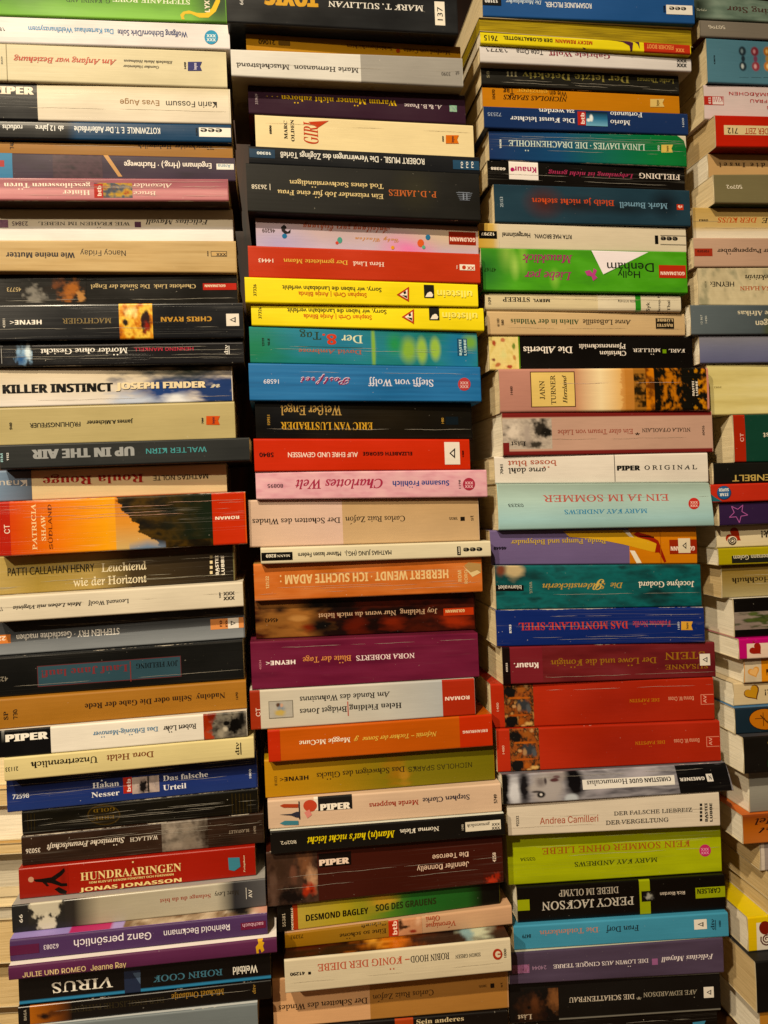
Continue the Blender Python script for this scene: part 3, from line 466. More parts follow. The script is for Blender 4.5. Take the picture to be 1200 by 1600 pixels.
K(S2, (413,1192,1249, 771,1167,1221), 9, '#b08c14', 'golden yellow to olive book with dark lettering and a faint hand in the print', 'B5',
  [A(122,1146,None,None,AR(GR((0,'#c8921c'),(.3,'#b08a14'),(.55,'#8c8014'),(1,'#847c1c')),(.58,.5,.07,.5,'#a87c24',.7),(.6,.6,.03,.4,'#b88c38',.7),rag=.6),.7),T('NICHOLAS SPARKS',756,1046,572,28,'#4a4210','i'),T('Das Schweigen des Glücks',350,740,596,28,'#3c2a08','e'),T('HEYNE‹',190,314,620,24,'#2a1c06','b'),T('81023',166,178,626,42,'#4a3408','s',90)], wear=.3)
K(S2, (418,1250,1297, 782,1222,1268), -3, '#d8bca4', 'beige pink book with a black block of white capitals and small coloured towers', 'B5',
  [R(356,506,696,758,'#1c1816'),T('PIPER',366,498,736,36,'#f0e8dc','k',0),R(338,356,700,760,'#e4dcd0','emblem'),E(322,740,30,26,'#cc4438','picture'),P([(296,770),(318,756),(330,780),(310,796)],'#e09088','picture'),T('Stephen Clarke',820,1034,712,24,'#2c2a4c','e'),T('Merde happens',582,802,736,24,'#b83830','e'),T('5749',1144,1160,706,40,'#33261c','m',90),
   P([(190,740),(206,732),(270,732),(270,748),(206,748)],'#b8402c','picture'),R(272,277,720,800,'#33303c','picture'),P([(188,779),(240,775),(262,766),(274,766),(274,792),(262,792),(240,783)],'#3c3c50','picture'),P([(190,818),(212,806),(270,806),(272,824),(210,826)],'#4c8ca0','picture')], wear=.3)
K(S2, (422,1299,1336, 788,1272,1305), -5, '#1f1d1b', 'black book with a yellow handwritten title and a white name tag at its end', 'B6',
  [T('Norma Klein',662,838,168,22,'#eae4d8','e'),T('Man(n) hat’s nicht leicht'.replace('’',"'"),252,640,202,34,'#e0cc2c','t'),T('80292',136,206,220,18,'#d8d0c0','e'),R(958,1120,122,164,'#e4dccc','emblem'),('t','genuesslich',966,1070,144,16,'#3a342c','t',180,'emblem'),('t','XXX',1078,1116,134,14,'#3a342c','b',0,'emblem'),('t','XXX',1078,1116,150,14,'#3a342c','b',0,'emblem'),T('1090',940,950,150,26,'#cfc8b8','s',90)], wear=.3, top='#d8dcd4')
K(S2, (416,1337,1418, 784,1306,1379), 0, '#521c18', 'thick maroon book with a dark-haired woman and a red rose', 'B6',
  [A(75,298,None,None,AR(NZ(['#3a2620','#5a4034','#2c1c16'],5,6,9),(.3,.3,.35,.4,'#4a3428',.8),(.75,.25,.2,.3,'#8a5c40',.8),(.9,.55,.14,.3,'#c49878',.8),(.55,.45,.12,.2,'#7a5040',.7),(.45,.85,.35,.2,'#1a100c',.6),(.82,.75,.16,.15,'#b02c24',.5),(.8,.72,.06,.06,'#e0543c',.7),(.86,.78,.05,.05,'#701410',.7),(.12,.7,.12,.5,'#6a5044',.8),rag=.5),1.3),R(302,444,262,322,'#1c100e'),T('PIPER',304,436,296,34,'#f0d8c8','k',0),
   T('Die Teerose',808,972,282,24,'#ecd0bc','i'),T('Jennifer Donnelly',738,974,330,26,'#ecd0bc','i'),T('4258',1082,1098,284,42,'#f0dccc','m',90),A(1040,1124,346,402,AR(lambda s,t:lin('#5a1814'),(.5,.7,.4,.4,'#c0302a',.6),(.75,.35,.25,.3,'#a8241f',.6),rag=.5),1.2,'flower')], wear=.6)
K(S2, (433,1418,1458, 780,1382,1413), 10, '#8c8c34', 'yellow to dark green book with upright black condensed capitals and a black number block', 'B6',
  [A(122,1115,None,None,AR(GR((0,'#c0a858'),(.3,'#b4a43c'),(.5,'#5c8c34'),(.6,'#2f7430'),(.85,'#2c6a2c'),(.92,'#16180f'),(1,'#12120c')),(.45,.3,.1,.5,'#c09c40',.8),rag=.4),.6),R(120,190,None,None,'#1a1712'),R(190,212,None,None,'#b83820'),T('PORTOBELLO',180,192,555,105,'#e8dcc8','b',90),T('55381',140,158,560,62,'#d8cbb4','i',90),T('DESMOND BAGLEY',246,520,530,36,'#1e1a0c','b',0),T('SOG DES GRAUENS',552,824,488,36,'#33401c','b',0)], wear=.4)
K(S2, (445,1459,1483, 799,1414,1444), 3, '#d0a888', 'thin ochre and peach book with part of a face in the middle', 'B6',
  [A(158,612,None,None,GR((0,'#a87824'),(1,'#a07a34')),.3,'printed_panel'),A(652,760,None,None,AR(NZ(['#c88c68','#d8a480'],3,2,6),(.3,.45,.2,.12,'#3a2418',.5),(.62,.75,.18,.12,'#a83830',.5),(.1,.3,.15,.5,'#5a3826',.7),(.85,.2,.2,.3,'#e0b494',.8),rag=.3),1.3),R(610,654,568,636,'#c42c28','emblem'),('t','btb',620,648,600,60,'#f4dccc','b',90,'emblem'),
   T('Eine so schöne',394,600,628,22,'#33220c','e'),T('Zukunft',488,598,588,22,'#33220c','e'),T('Véronique',776,912,588,24,'#c0503c','e'),T('Olmi',776,840,562,22,'#c0503c','e'),T('73393',182,236,638,15,'#5c4014','s')], wear=.3)
K(S2, (444,1500,1553, 797,1467,1518), -12, '#d6cbb2', 'cream book with a large red title, its front cover dark with an orange glow', 'B6',
  [T('ROBIN HOOD',710,884,738,36,'#33281e','e'),T('– KÖNIG DER DIEBE',300,706,764,40,'#cc5a48','e'),T('SIMON GREEN',912,1026,726,20,'#33281e','e'),T('41290',180,244,804,18,'#221a12','b'),R(258,270,792,804,'#221a12'),E(1104,716,22,24,'#b83028'),E(1106,716,13,14,'#d6cbb2'),R(1104,1126,712,718,'#b83028','emblem'),T('1000',1132,1144,710,38,'#33281e','s',90)], wear=.6, art=1)
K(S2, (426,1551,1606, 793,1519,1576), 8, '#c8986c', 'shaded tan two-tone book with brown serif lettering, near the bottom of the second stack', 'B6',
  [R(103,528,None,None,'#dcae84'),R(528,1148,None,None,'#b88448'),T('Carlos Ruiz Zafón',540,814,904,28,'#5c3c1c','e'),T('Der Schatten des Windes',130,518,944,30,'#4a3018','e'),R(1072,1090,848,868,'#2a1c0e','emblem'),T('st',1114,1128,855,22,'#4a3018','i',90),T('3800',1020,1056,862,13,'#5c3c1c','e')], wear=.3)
K(S2, (430,1609,1665, 793,1578,1640), 9, '#1c1410', 'black book with pale lettering cut by the frame at the bottom of the second stack', 'B6',
  [T('Sein anderes',736,950,1005,24,'#dccaa4','r',0),R(640,722,1000,1060,'#b8401c')], wear=.3)
# ------------------------------------------------------------------ third stack
S3 = 'third'
K(S3, (752,-38,27, 1083,-24,41), 0, '#2c62ac', 'bright blue book with white lettering, topmost of the third stack', 'C1',
  [T('ROSAMUNDE PILCHER.',388,604,26,22,'#e8ecf0','m'),T('Die Muschelsucher',208,372,14,20,'#cfe0f0','t'),R(96,186,-20,24,'#15171c'),T('13180',112,172,8,18,'#f0f0f0','b'),R(958,1084,28,72,'#f0ece6','emblem'),('t','eee',972,1054,50,22,'#222','b',180,'emblem'),T('1290',940,954,46,32,'#101010','b',90)], wear=.2, fix=1)
K(S3, (748,27,48, 1080,41,69), 4, '#9a8c30', 'thin book with olive yellow page edges right beneath the bright blue one', 'C1', [], rev=1, pages='o', fix=1)  # made-up slab; its olive streaks paint the reflecting underside of the blue cover
K(S3, (750,49,69, 1079,70,88), 1, '#e6d61c', 'thin bright yellow book with a red end tag and purple stocking legs', 'C1',
  [T('7615',108,170,178,22,'#22200c','m'),T('DER GLOBALTROTTEL',196,422,186,20,'#22200c','b'),T('MICKY REMANN',436,608,200,20,'#c8381c','b'),R(852,1074,200,252,'#cc2c20'),T('FISCHER BOOT',866,994,226,26,'#e8a060','b'),('t','XXX',1004,1046,234,22,'#e8a060','b',0,'emblem'),
   P([(688,182),(760,184),(800,200),(796,240),(788,246),(782,214),(750,196)],'#5c2450','picture'),P([(804,186),(828,188),(832,232),(822,206)],'#5c2450','picture'),P([(560,222),(576,226),(580,238),(570,238)],'#5c2450','picture')], wear=.3, fix=1)
K(S3, (749,70,99, 1079,88,113), 3, '#dedadc', 'white book with a wine red old-style name and a black zigzag mark', 'C1',
  [T('Gabriele Wolff',404,690,264,24,'#a03050','r'),T('Tote Oma',256,378,250,24,'#2c2a2c','i'),T('13771',116,216,242,18,'#4a4648','e'),('t','XXX',1008,1056,280,20,'#2a2a2a','b',0,'emblem'),('t','XXX',1008,1056,302,20,'#2a2a2a','b',0,'emblem')], wear=.2, bot='#b8b09c')
K(S3, (751,104,133, 1060,118,148), 12, '#211f17', 'black book with large olive gothic title lettering', 'C1',
  [T('Der letzte Detektiv',284,784,372,38,'#8c8448','r'),T('Leslie Thomas',820,998,384,22,'#8c8448','e'),T('III',208,260,354,36,'#8a8468','r'),T('SB',114,132,350,34,'#8a8468','b',90)], wear=.6)
K(S3, (753,134,164, 1061,150,176), 12, '#cc861c', 'orange-gold book with thin dark italic capitals', 'C1',
  [T('NICHOLAS SPARKS',196,492,464,26,'#3c2408','t'),T('Wie ein',410,490,440,20,'#3c2408','s'),T('einziger',258,400,430,20,'#e0ac50','s'),T('Tag',196,246,428,20,'#3c2408','s'),*flag(884,952,466,504,'#dcc07c','#7a5c20'),T('10470',144,158,440,44,'#4a2c08','s',90)], wear=.4)
K(S3, (755,165,201, 1074,177,210), 8, '#24407c', 'navy book with white lettering, red mark and a small blue picture with a white bird', 'C1',
  [T('Die Kunst leichter',228,526,568,24,'#e8ecf4','e'),T('zu werden',358,524,528,24,'#e8ecf4','e'),T('Fortunato',692,844,542,24,'#e8ecf4','e'),T('Mario',692,786,580,24,'#e8ecf4','e'),R(538,576,524,588,'#c42430','emblem'),('t','btb',546,570,556,52,'#f0dcd8','b',90,'emblem'),A(576,678,526,592,AR(GV((0,'#16283c'),(.5,'#3c80b0'),(1,'#7cb8d8')),(.25,.45,.1,.3,'#e8f0f4',.4),(.12,.6,.1,.15,'#e8f0f4',.4)),1.3),T('72535',124,186,540,16,'#a8b8d8','s'),T('1600',1034,1044,574,40,'#c8d4e8','s',90)], wear=.3)
K(S3, (763,202,248, 1071,213,262), 9, '#2c6878', 'blue to green book with thin white capitals and chipped corners', 'C1',
  [A(130,1056,None,None,GR((0,'#24407c'),(.35,'#24588c'),(.6,'#247868'),(.85,'#228848'),(1,'#208040')),.5,'printed_panel'),T('LINDA DAVIES · DIE DRACHENHÖHLE',222,858,688,36,'#cfe0d8','e'),*flag(936,992,682,718,'#dcc46c','#5a4410'),T('10636',176,188,672,42,'#e4ece8','b',90),T('990',918,928,698,26,'#e4ece8','s',90),P([(1010,632),(1054,640),(1056,700),(1044,664)],'#d8d0bc','printed_panel')], wear=1.6)
K(S3, (761,251,286, 1069,263,294), 11, '#191512', 'glossy black book with a magenta title and a white tag', 'C2',
  [R(222,356,38,126,'#efe8e6','emblem'),('t','Knaur',244,348,84,30,'#c02c70','b',180,'emblem'),E(238,78,9,10,'#c02c70'),T('Lebenslang ist nicht genug',402,802,104,24,'#b83468','u'),T('FIELDING',828,1026,110,30,'#f0e4dc','e'),T('60388',140,206,78,16,'#f0e8e0','b')], wear=.8)
K(S3, (771,287,347, 1077,297,353), 8, '#2c4a5c', 'slate blue book with a blurred dark red patch behind its orange title', 'C2',
  [A(155,1074,None,None,AR(NZ(['#28465a','#2e4e62'],4,3,2),(.25,.45,.12,.5,'#5c2c2c',.9),(.42,.5,.2,.3,'#2c2c34',.9),(.87,.4,.1,.5,'#182430',.9),(.65,.55,.25,.25,'#22323e',.9)),.5,'printed_panel'),T('Mark Burnell',736,966,250,30,'#7ca4c0','e'),T('Bleib ja nicht stehen',328,712,234,30,'#cc4c34','e'),R(1010,1042,238,264,'#cc3424','emblem'),('t','rb',1016,1036,252,14,'#f4dcd0','b',180,'emblem'),T('25153',182,196,228,48,'#b8c8d4','s',90)], wear=.2, bot='#22323c')
K(S3, (746,348,387, 1071,357,391), 7, '#d8cdb8', 'light beige book with a yellowish end and a small black number block', 'C2',
  [A(80,176,None,None,GR((0,'#cfa850'),(.7,'#d4b468'),(1,'#d8cdb8')),.4,'printed_panel'),R(84,166,364,402,'#15130f'),T('12797',94,156,382,18,'#ece4d4','b'),T('RITA MAE BROWN.',336,510,390,18,'#33302a','m'),T('Herzgetümmel',190,318,384,18,'#33302a','m'),R(904,920,384,422,'#15130f','emblem'),('t','eee',932,1014,404,22,'#222','b',180,'emblem'),R(930,1054,384,386,'#6a6458','emblem'),R(930,1054,424,426,'#6a6458','emblem')], wear=.3)
K(S3, (751,387,454, 1072,393,459), 5, '#4fa42a', 'thick grass green book with a white paper triangle, pink title and pink butterfly', 'C2',
  [A(95,1058,None,None,AR(NZ(['#46962a','#54ac2e','#62b83c'],5,3,6),(.12,.15,.05,.5,'#9ac85c',.9),(.16,.4,.03,.4,'#a8d068',.9),(.2,.2,.03,.5,'#8cc450',.9),(.35,.7,.03,.3,'#8cc450',.9),(.02,.5,.15,.9,'#2f8030',.9)),.7),P([(598,452),(876,460),(664,570)],'#3f8a28','picture'),P([(604,454),(874,462),(660,566)],'#ece4ec','picture'),T('Denham',678,900,534,34,'#1c2414','s'),T('Holly',728,834,568,26,'#1c2414','s'),T('Liebe per',294,512,582,42,'#b03878','t'),T('Mausklick',284,516,502,42,'#b03878','t'),
   R(924,1054,524,584,'#c82820','emblem'),('t','GOLDMANN',932,1048,566,20,'#f4dcd0','b',180,'emblem'),P([(572,552),(596,546),(610,562),(614,538),(630,548),(620,570),(632,582),(612,598),(604,576),(584,572)],'#c04c94'),T('47167',108,162,544,15,'#2a5a18','m')], wear=.2)
K(S3, (757,456,485, 1063,460,488), 9, '#d8caa8', 'worn cream library book with bold black lettering, a green band and shelf-mark letters', 'C2',
  [T('STREEP',194,318,690,28,'#1c1814','r'),T('MERYL',332,410,692,18,'#1c1814','b'),T('109',126,140,690,32,'#2c261c','s',90),R(634,1030,650,738,'#ddd3bc','price_sticker'),R(812,838,650,742,'#3c9c34','price_sticker'),('t','BIBLIOTHEK',728,812,694,15,'#33302a','i',180,'price_sticker'),('t','Syk',862,880,718,42,'#222','s',90,'price_sticker'),('t','Streep, M',918,930,702,78,'#222','s',90,'price_sticker'),('t','Thai',962,978,714,48,'#222','s',90,'price_sticker')], wear=1, round=3, pages='y')
K(S3, (761,486,524, 1069,490,525), 10, '#cfb48c', 'tan book with a dark green title and a black carved end mark', 'C2',
  [T('Anne LaBastille',562,790,796,26,'#3c3024','e'),T('Allein in der Wildnis',230,544,794,26,'#2c5c38','r'),R(908,996,772,822,'#2c2418','emblem'),('t','BASTEI',914,990,808,16,'#d4bc94','b',180,'emblem'),('t','LÜBBE',914,990,784,16,'#d4bc94','b',180,'emblem'),T('61183',166,178,792,36,'#4a3c2a','s',90),T('580',186,198,792,26,'#4a3c2a','s',90)], wear=.7)
K(S3, (763,524,576, 1081,525,574), 14, '#161210', 'black book with white serif lettering and a yellow floral panel at its left end', 'C3',
  [A(98,236,None,None,AR(NZ(['#d8c47c','#e4d494','#d0b868'],4,3,6),(.2,.2,.08,.1,'#b8503c',.5),(.5,.12,.1,.07,'#c8805c',.5),(.85,.3,.07,.1,'#7c9444',.5),(.15,.7,.1,.07,'#8c4c3c',.5),(.3,.85,.1,.08,'#c07850',.5),(.7,.9,.12,.06,'#b8503c',.5),(.85,.65,.06,.1,'#c89058',.5),(.5,.55,.2,.15,'#d8d494',.8),rag=.5),1.5,'picture'),R(236,242,None,None,'#6a9a2c'),
   T('Die Albertis',258,484,148,34,'#f0e8e0','e'),T('Christian',610,736,162,24,'#e8e0d8','e'),T('Pfannenschmidt',514,734,130,24,'#e8e0d8','e'),T('KARL',940,1018,148,20,'#e8e0d8','e'),T('MÜLLER',768,900,146,20,'#e8e0d8','e'),R(910,928,138,156,'#7ca428')], wear=.2)
def _herz(s, t):
    if s < .16: c = lin('#c08c80')
    elif s < .36: c = mixc(lin('#c08c7c'), lin('#c89880'), (s-.16)*4)
    elif s < .6: c = GR((.36,'#cc9878'),(.48,'#f0dcb4'),(.58,'#e8bc7c'),(.6,'#d89c50'))(s, t)
    else: c = GR((.6,'#c8883c'),(.74,'#b87824'),(1,'#3a2c14'))(s, t)
    if s > .58+.02*fbm(t*8, 1, 3):
        n = fbm(s*26, t*5, 9)
        if s < .64: c = mixc(c, lin('#d09050'), .6)
        elif s < .7: c = mixc(lin('#b07838'), lin('#33260f'), (n+.35)*2 if .12 < t < .92 else 0)
        elif s < .74: c = mixc(lin('#7c4410'), lin('#d8841c'), n*1.6+.5)
        else:
            fine = fbm(s*60, t*7, 4)
            g = .5+.5*math.sin((s-.74)*34-1.2)
            c = mixc(lin('#1a180c'), lin('#c87c1c'), (g-.42)*1.5+fine*1.3+n*.6-.25)
            if s > .93 and fine > .25: c = mixc(c, lin('#d8982c'), .6)
    return c
K(S3, (779,576,645, 1106,574,639), 5, '#cc8c80', 'salmon pink to sunset book with a framed yellow title box and a dark tree landscape', 'C3',
  [A(150,1122,None,None,_herz,1.2),R(292,498,242,410,'#5c2c20'),R(296,494,246,406,'#e0c47c'),T('JANN',322,356,330,88,'#33281c','e',90),T('TURNER',374,406,328,138,'#33281c','e',90),T('Herzland',430,458,326,132,'#33281c','t',90),T('14480',198,210,332,40,'#4a2c24','s',90),R(1044,1078,282,356,'#1c1a14','emblem'),('t','BASTEI',1046,1060,320,68,'#e8e0d4','b',90,'emblem'),('t','LÜBBE',1063,1077,320,68,'#e8e0d4','b',90,'emblem')], wear=.5, round=2.2)
K(S3, (784,646,713, 1112,644,706), 5, '#c8a494', 'dusty rose book with dark red edges and a grey storm picture at its end', 'C3',
  [A(162,1146,None,None,lambda s,t: lin('#8c242c') if (t<.1 or t>.88) else lin('#c8a494'),.8,'printed_panel'),A(163,390,460,606,AR(NZ(['#a89c94','#c4b8ac','#6a625c'],4,5,3),(.75,.3,.2,.4,'#3c3630',.6),(.6,.85,.3,.15,'#4a443c',.6),(.9,.45,.12,.2,'#2a2622',.4),(.25,.4,.2,.4,'#d8ccc0',.8),(.5,.6,.1,.5,'#b0a49c',.8),rag=.5),1.2),R(163,196,576,632,'#8c242c'),T('List',204,272,586,24,'#2a2420','e'),
   T('NUALA O’FAOLAIN'.replace('’',"'"),810,1042,520,22,'#3c2c24','e'),('t','*',776,800,534,24,'#3c2c24','b',0,'emblem'),T('Ein alter Traum von Liebe',416,768,530,26,'#b06454','e'),T('60426',1098,1110,518,44,'#4a3c34','s',90)], wear=.4)
K(S3, (772,713,756, 1105,708,749), 7, '#dfd8d0', 'white book split by a thin line, with wide-spaced black capitals at its right half', 'C3',
  [T('arne dahl',190,362,714,30,'#33302c','e'),T('böses blut',188,412,678,30,'#c06454','e'),T('PIPER',692,802,688,28,'#1c1a18','k',0),T('O R I G I N A L',822,1074,684,24,'#2c2a28','e',0),T('7041',152,166,702,48,'#33302c','m',90),R(680,683,632,756,'#55504c')], wear=.4)
K(S3, (776,756,829, 1107,754,822), 4, '#b4d4d2', 'thick pale aqua book with thin red capitals, blue author name and red round emblem', 'C4',
  [A(115,1116,None,None,GV((0,'#9cb0a8'),(.35,'#b4d0cc'),(.8,'#a8d0d8'),(1,'#98b8b8')),.4,'printed_panel'),T('EIN JA IM SOMMER',318,906,62,40,'#c85c5c','e'),T('MARY KAY ANDREWS',416,804,122,26,'#3c94c8','e'),T('03233',158,228,92,18,'#33403c','e'),*fish(1026,80,27,'#f0c4bc','#d42c38')], wear=.5, bow=1.2, rx=6)  # aqua ground, darker along both long edges
K(S3, (765,830,883, 1087,827,880), 12, '#7c6c9c', 'lavender and orange book with a bare leg in a red high-heeled shoe', 'C4',
  [R(720,1048,None,None,'#d8861c','picture'),P([(722,300),(746,302),(780,358),(756,360)],'#ece4d4','picture'),P([(410,208),(690,206),(760,240),(850,268),(866,308),(826,306),(690,272),(560,246),(440,236)],'#dcac40','picture'),P([(690,208),(716,208),(740,240),(720,236)],'#e8e0d8','picture'),
   P([(738,224),(760,216),(820,232),(858,256),(872,290),(898,352),(888,356),(862,310),(842,310),(850,270),(812,252),(760,240)],'#a81c1c','picture'),P([(766,232),(838,238),(838,243),(770,238)],'#2a1414','picture'),R(868,871,210,360,'#b86c14','picture'),T('Prada, Pumps und Babypuder',172,610,264,26,'#cdb050','e'),T('46449',92,150,290,17,'#2a2438','b'),
   R(912,1044,252,316,'#a82820','emblem'),('t','GOLDMANN',918,1034,296,24,'#f0dcd0','b',180,'emblem'),*sticker(954,1012,246,312,-.7,'#ddd0b8'),A(84,84.5,212,214,lambda s,t:lin('#7c6c9c'),1,'printed_panel')], wear=.3)
K(S3, (773,884,953, 1094,883,948), 8, '#0e5a5e', 'teal silk-patterned book with gold ornate title and white author lettering', 'C4',
  [A(100,1064,None,None,AR(NZ(['#0a3c40','#0f5c60','#147478','#0c4c50'],7,4,31),(.09,.12,.06,.28,'#c8b48c',.6),(.03,.1,.03,.2,'#8a4c38',.7),(.5,.5,.3,.3,'#107074',.9),rag=.3),1),R(102,230,462,490,'#141414'),T('blanvalet',114,220,476,20,'#e8e4dc','i'),T('Die',632,692,470,28,'#c0a050','t'),T('Seidenstickerin',316,608,474,30,'#c0a050','t'),('t','S',548,604,476,70,'#d0b468','c',180,'ornament'),T('Jocelyne Godard',764,1032,466,30,'#ece4d8','e'),T('37268',252,268,474,56,'#a8a890','e',90)], wear=.5)
K(S3, (774,953,1011, 1099,948,1004), 6, '#1c3488', 'royal blue book with red old-style capitals, its edges chipped white', 'C4',
  [T('DAS MONTGLANE-SPIEL',208,716,662,46,'#d03c3c','r'),T('Katherine Neville',738,918,650,30,'#c04058','e'),*flag(968,1024,632,672,'#dca84c'),T('8793',160,174,668,40,'#e4e8f0','b',90),T('1680',950,960,652,36,'#c8d0e4','s',90)], wear=1.2)
K(S3, (784,1011,1070, 1116,1003,1058), 6, '#7a1e2c', 'dark red book with gold-brown title, black end stripe and a small white triangle sticker', 'C5',
  [A(125,1078,None,None,NZ(['#6c1a28','#822430','#8c3040'],4,3,4),.4,'printed_panel'),R(125,162,None,None,'#241414'),R(162,302,None,None,'#8c2438'),T('Knaur.',178,284,148,28,'#f0e4e0','b'),T('Der Löwe und die Königin',338,808,132,30,'#a87830','e'),T('SUSANNE',848,1044,152,26,'#a87830','e'),T('STEIN',846,1030,106,40,'#a87830','e'),*sticker(1006,1054,90,142,-1),T('63533',140,150,150,40,'#e8dcd4','b',90)], wear=.5)
def _pap(y, lab, q, d, sc=(0, 0)):
    x = sc[0]; y0 = sc[1]
    K(S3, q, d, '#c02818', lab, 'C5',
      [A(75+x,1070+x,None,None,AR(GR((0,'#c42a18'),(1,'#b82414')),(.55,.5,.3,.9,'#ae2014',.9)),.3,'printed_panel'),A(134+x,262+x,None,None,AR(NZ(['#7a3418','#a85c2c','#2c1a14','#c08c54'],8,8,5+y),(.2,.2,.24,.16,'#14100e',.25),(.22,.86,.26,.15,'#14100e',.25),(.62,.5,.28,.16,'#40444c',.4),(.5,.55,.1,.1,'#b08860',.5),(.34,.52,.1,.05,'#c89868',.5),(.82,.58,.1,.12,'#5c6068',.5),(.62,.14,.2,.1,'#a8602c',.5),(.75,.06,.08,.06,'#c89868',.5),(.55,.86,.12,.1,'#b85c2c',.5),(.82,.92,.16,.06,'#d8b070',.5),(.62,.97,.1,.04,'#d8a468',.5),(.5,.33,.5,.03,'#c06024',.4),(.5,.72,.5,.03,'#b8541c',.4),rag=.3),1.8),
       T('Donna W. Cross',862+x,978+x,292+y0,20,'#e0a88c','i'),T('DIE PÄPSTIN',686+x,822+x,300+y0,18,'#c88430','e'),R(1010+x,1070+x,268+y0,314+y0,'#e09078','emblem'),R(1013+x,1070+x,271+y0,311+y0,'#c02418','emblem'),('t','AV',1016+x,1036+x,290+y0,34,'#ecb8a4','i',90,'emblem'),T('1400',100+x,110+x,328+y0,38,'#ecc8b4','s',90)], wear=.4)
_pap(0, 'upper of two identical deep red books with a small medieval painting', (766,1072,1139, 1114,1060,1125), 9)
_pap(1, 'lower of two identical deep red books with a small medieval painting', (775,1139,1208, 1124,1126,1190), 7, (26, 190))
K(S3, (784,1210,1258, 1133,1191,1236), 0, '#77747c', 'black and silver book with a woman’s face lying upside down and a white title strip'.replace('’',"'"), 'C5',
  [A(125,1150,None,None,AR(NZ(['#5a5862','#8a8892','#a6a4ae','#76747e'],7,5,8),(.0,.5,.045,1.2,'#0c0c10',.4),(.055,.6,.035,.6,'#d0d2dc',.5),(.095,.45,.03,.8,'#242228',.6),(.19,.5,.085,.62,'#b4aeb0',.35),(.24,.12,.06,.26,'#a49c9e',.5),(.165,.3,.03,.2,'#8c8486',.7),(.225,.26,.022,.07,'#6a4448',.4),(.236,.16,.02,.06,'#74505a',.4),(.186,.27,.008,.16,'#5a5054',.6),(.163,.72,.022,.13,'#1a181c',.35),(.163,.72,.008,.06,'#e0dcdc',.5),(.145,.62,.03,.05,'#4c464a',.5),(.31,.35,.05,.7,'#1c1a20',.5),(.29,.92,.035,.2,'#c4ccd8',.4),(.42,.6,.06,.3,'#b4b0bc',.8),(.6,.2,.1,.3,'#b8b4c0',.8),rag=.14),1.4),P([(888,586),(1150,560),(1160,720),(916,712)],'#1b1b1e','printed_panel'),
   P([(474,652),(886,630),(890,672),(478,696)],'#efece8','printed_panel'),T('CHRISTIAN GUDE',684,872,656,24,'#222','b'),T('Homunculus',496,676,668,26,'#33302c','e'),T('GMEINER',912,1026,650,18,'#ece8e4','b'),R(1034,1062,624,658,'#ece8e4','emblem'),('t','Z',1040,1056,640,22,'#222','b',90,'emblem')], wear=.5, rx=12, pages='w')
K(S3, (792,1260,1307, 1123,1240,1291), 2, '#ddd2c2', 'crinkled off-white book with red author name and two lines of grey capitals', 'C6',
  [T('Andrea Camilleri',234,490,138,32,'#c05c48','i',0),T('DER FALSCHE LIEBREIZ',560,914,103,22,'#33302c','e',0),T('DER VERGELTUNG',524,806,146,24,'#33302c','e',0),T('BASTEI',966,984,110,84,'#1c1a18','b',90),T('LÜBBE',988,1006,110,84,'#1c1a18','b',90),*[R(948,959,70+k*17,81+k*17,'#1c1a18','emblem') for k in range(5)],T('92232',130,142,150,46,'#55504a','s',90)], wear=.8)
K(S3, (791,1308,1386, 1125,1293,1364), 15, '#a8b41c', 'thick lime green book with thin orange-red capitals and a magenta round emblem', 'C6',
  [A(85,1046,None,None,NZ(['#a0ac18','#acb820','#b4c02c'],3,7,4),.4,'printed_panel'),T('KEIN SOMMER OHNE LIEBE',244,904,274,36,'#b06430','e'),T('MARY KAY ANDREWS',386,756,338,26,'#33401c','e'),T('03534',148,214,322,18,'#33401c','e'),*fish(972,282,27,'#e89cc0','#d02c74')], wear=.8)
K(S3, (807,1385,1444, 1132,1365,1424), 20, '#15120f', 'black book with silvery capitals, a lime stripe and a lime end tag', 'C6',
  [R(676,724,None,None,'#a0ac1c'),T('DIEBE IM OLYMP',318,582,472,36,'#b8b0a4','e'),T('PERCY JACKSON',244,650,526,46,'#c8c2b8','e'),T('Rick Riordan',768,880,476,16,'#d8ccc0','i'),R(928,1064,444,492,'#a0ac1c','emblem'),('t','CARLSEN',936,1042,466,28,'#2a3010','b',180,'emblem'),R(134,190,500,548,'#a0ac1c'),A(684,746,462,508,AR(lambda s,t:lin('#1c1a18'),(.5,.5,.3,.35,'#a8a8a0',.4),(.3,.4,.15,.2,'#222',.4),(.75,.7,.15,.2,'#666',.5),rag=.4),1.3)], wear=.2)
K(S3, (802,1446,1487, 1137,1423,1464), 6, '#4e9cc0', 'sky blue book with brown and black lettering and a square triangle sticker', 'C6',
  [T('Fran Dorf',526,672,638,28,'#22303c','e'),T('Die Totdenkerin',234,492,650,26,'#c09080','e'),T('8479',158,196,666,15,'#22303c','m'),*sticker(922,980,588,632,-1),T('dtv',990,1014,610,46,'#1c3c54','e',90),R(1018,1021,590,634,'#1c3c54'),T('1080',1034,1044,606,28,'#1c3c54','s',90)], wear=.3)
K(S3, (794,1488,1539, 1129,1465,1520), 2, '#5c4c66', 'grey purple book with white italic lettering and a mauve square, below the sky blue one', 'C6',
  [A(95,1054,None,None,NZ(['#54465e','#625470'],3,5,4),.3,'printed_panel'),T('Felicitas Mayall',772,1010,768,26,'#e4dce0','u'),R(730,756,764,792,'#a86ca0'),T('DIE LÖWIN AUS CINQUE TERRE',292,714,790,22,'#e4dce0','e'),T('24044',200,262,804,16,'#a888a8','s'),A(114,188,790,828,NZ(['#6a3c5c','#b078a8','#7a4c50'],7,3,3),1.3,'emblem')], wear=.3, top='#d0ccb8')
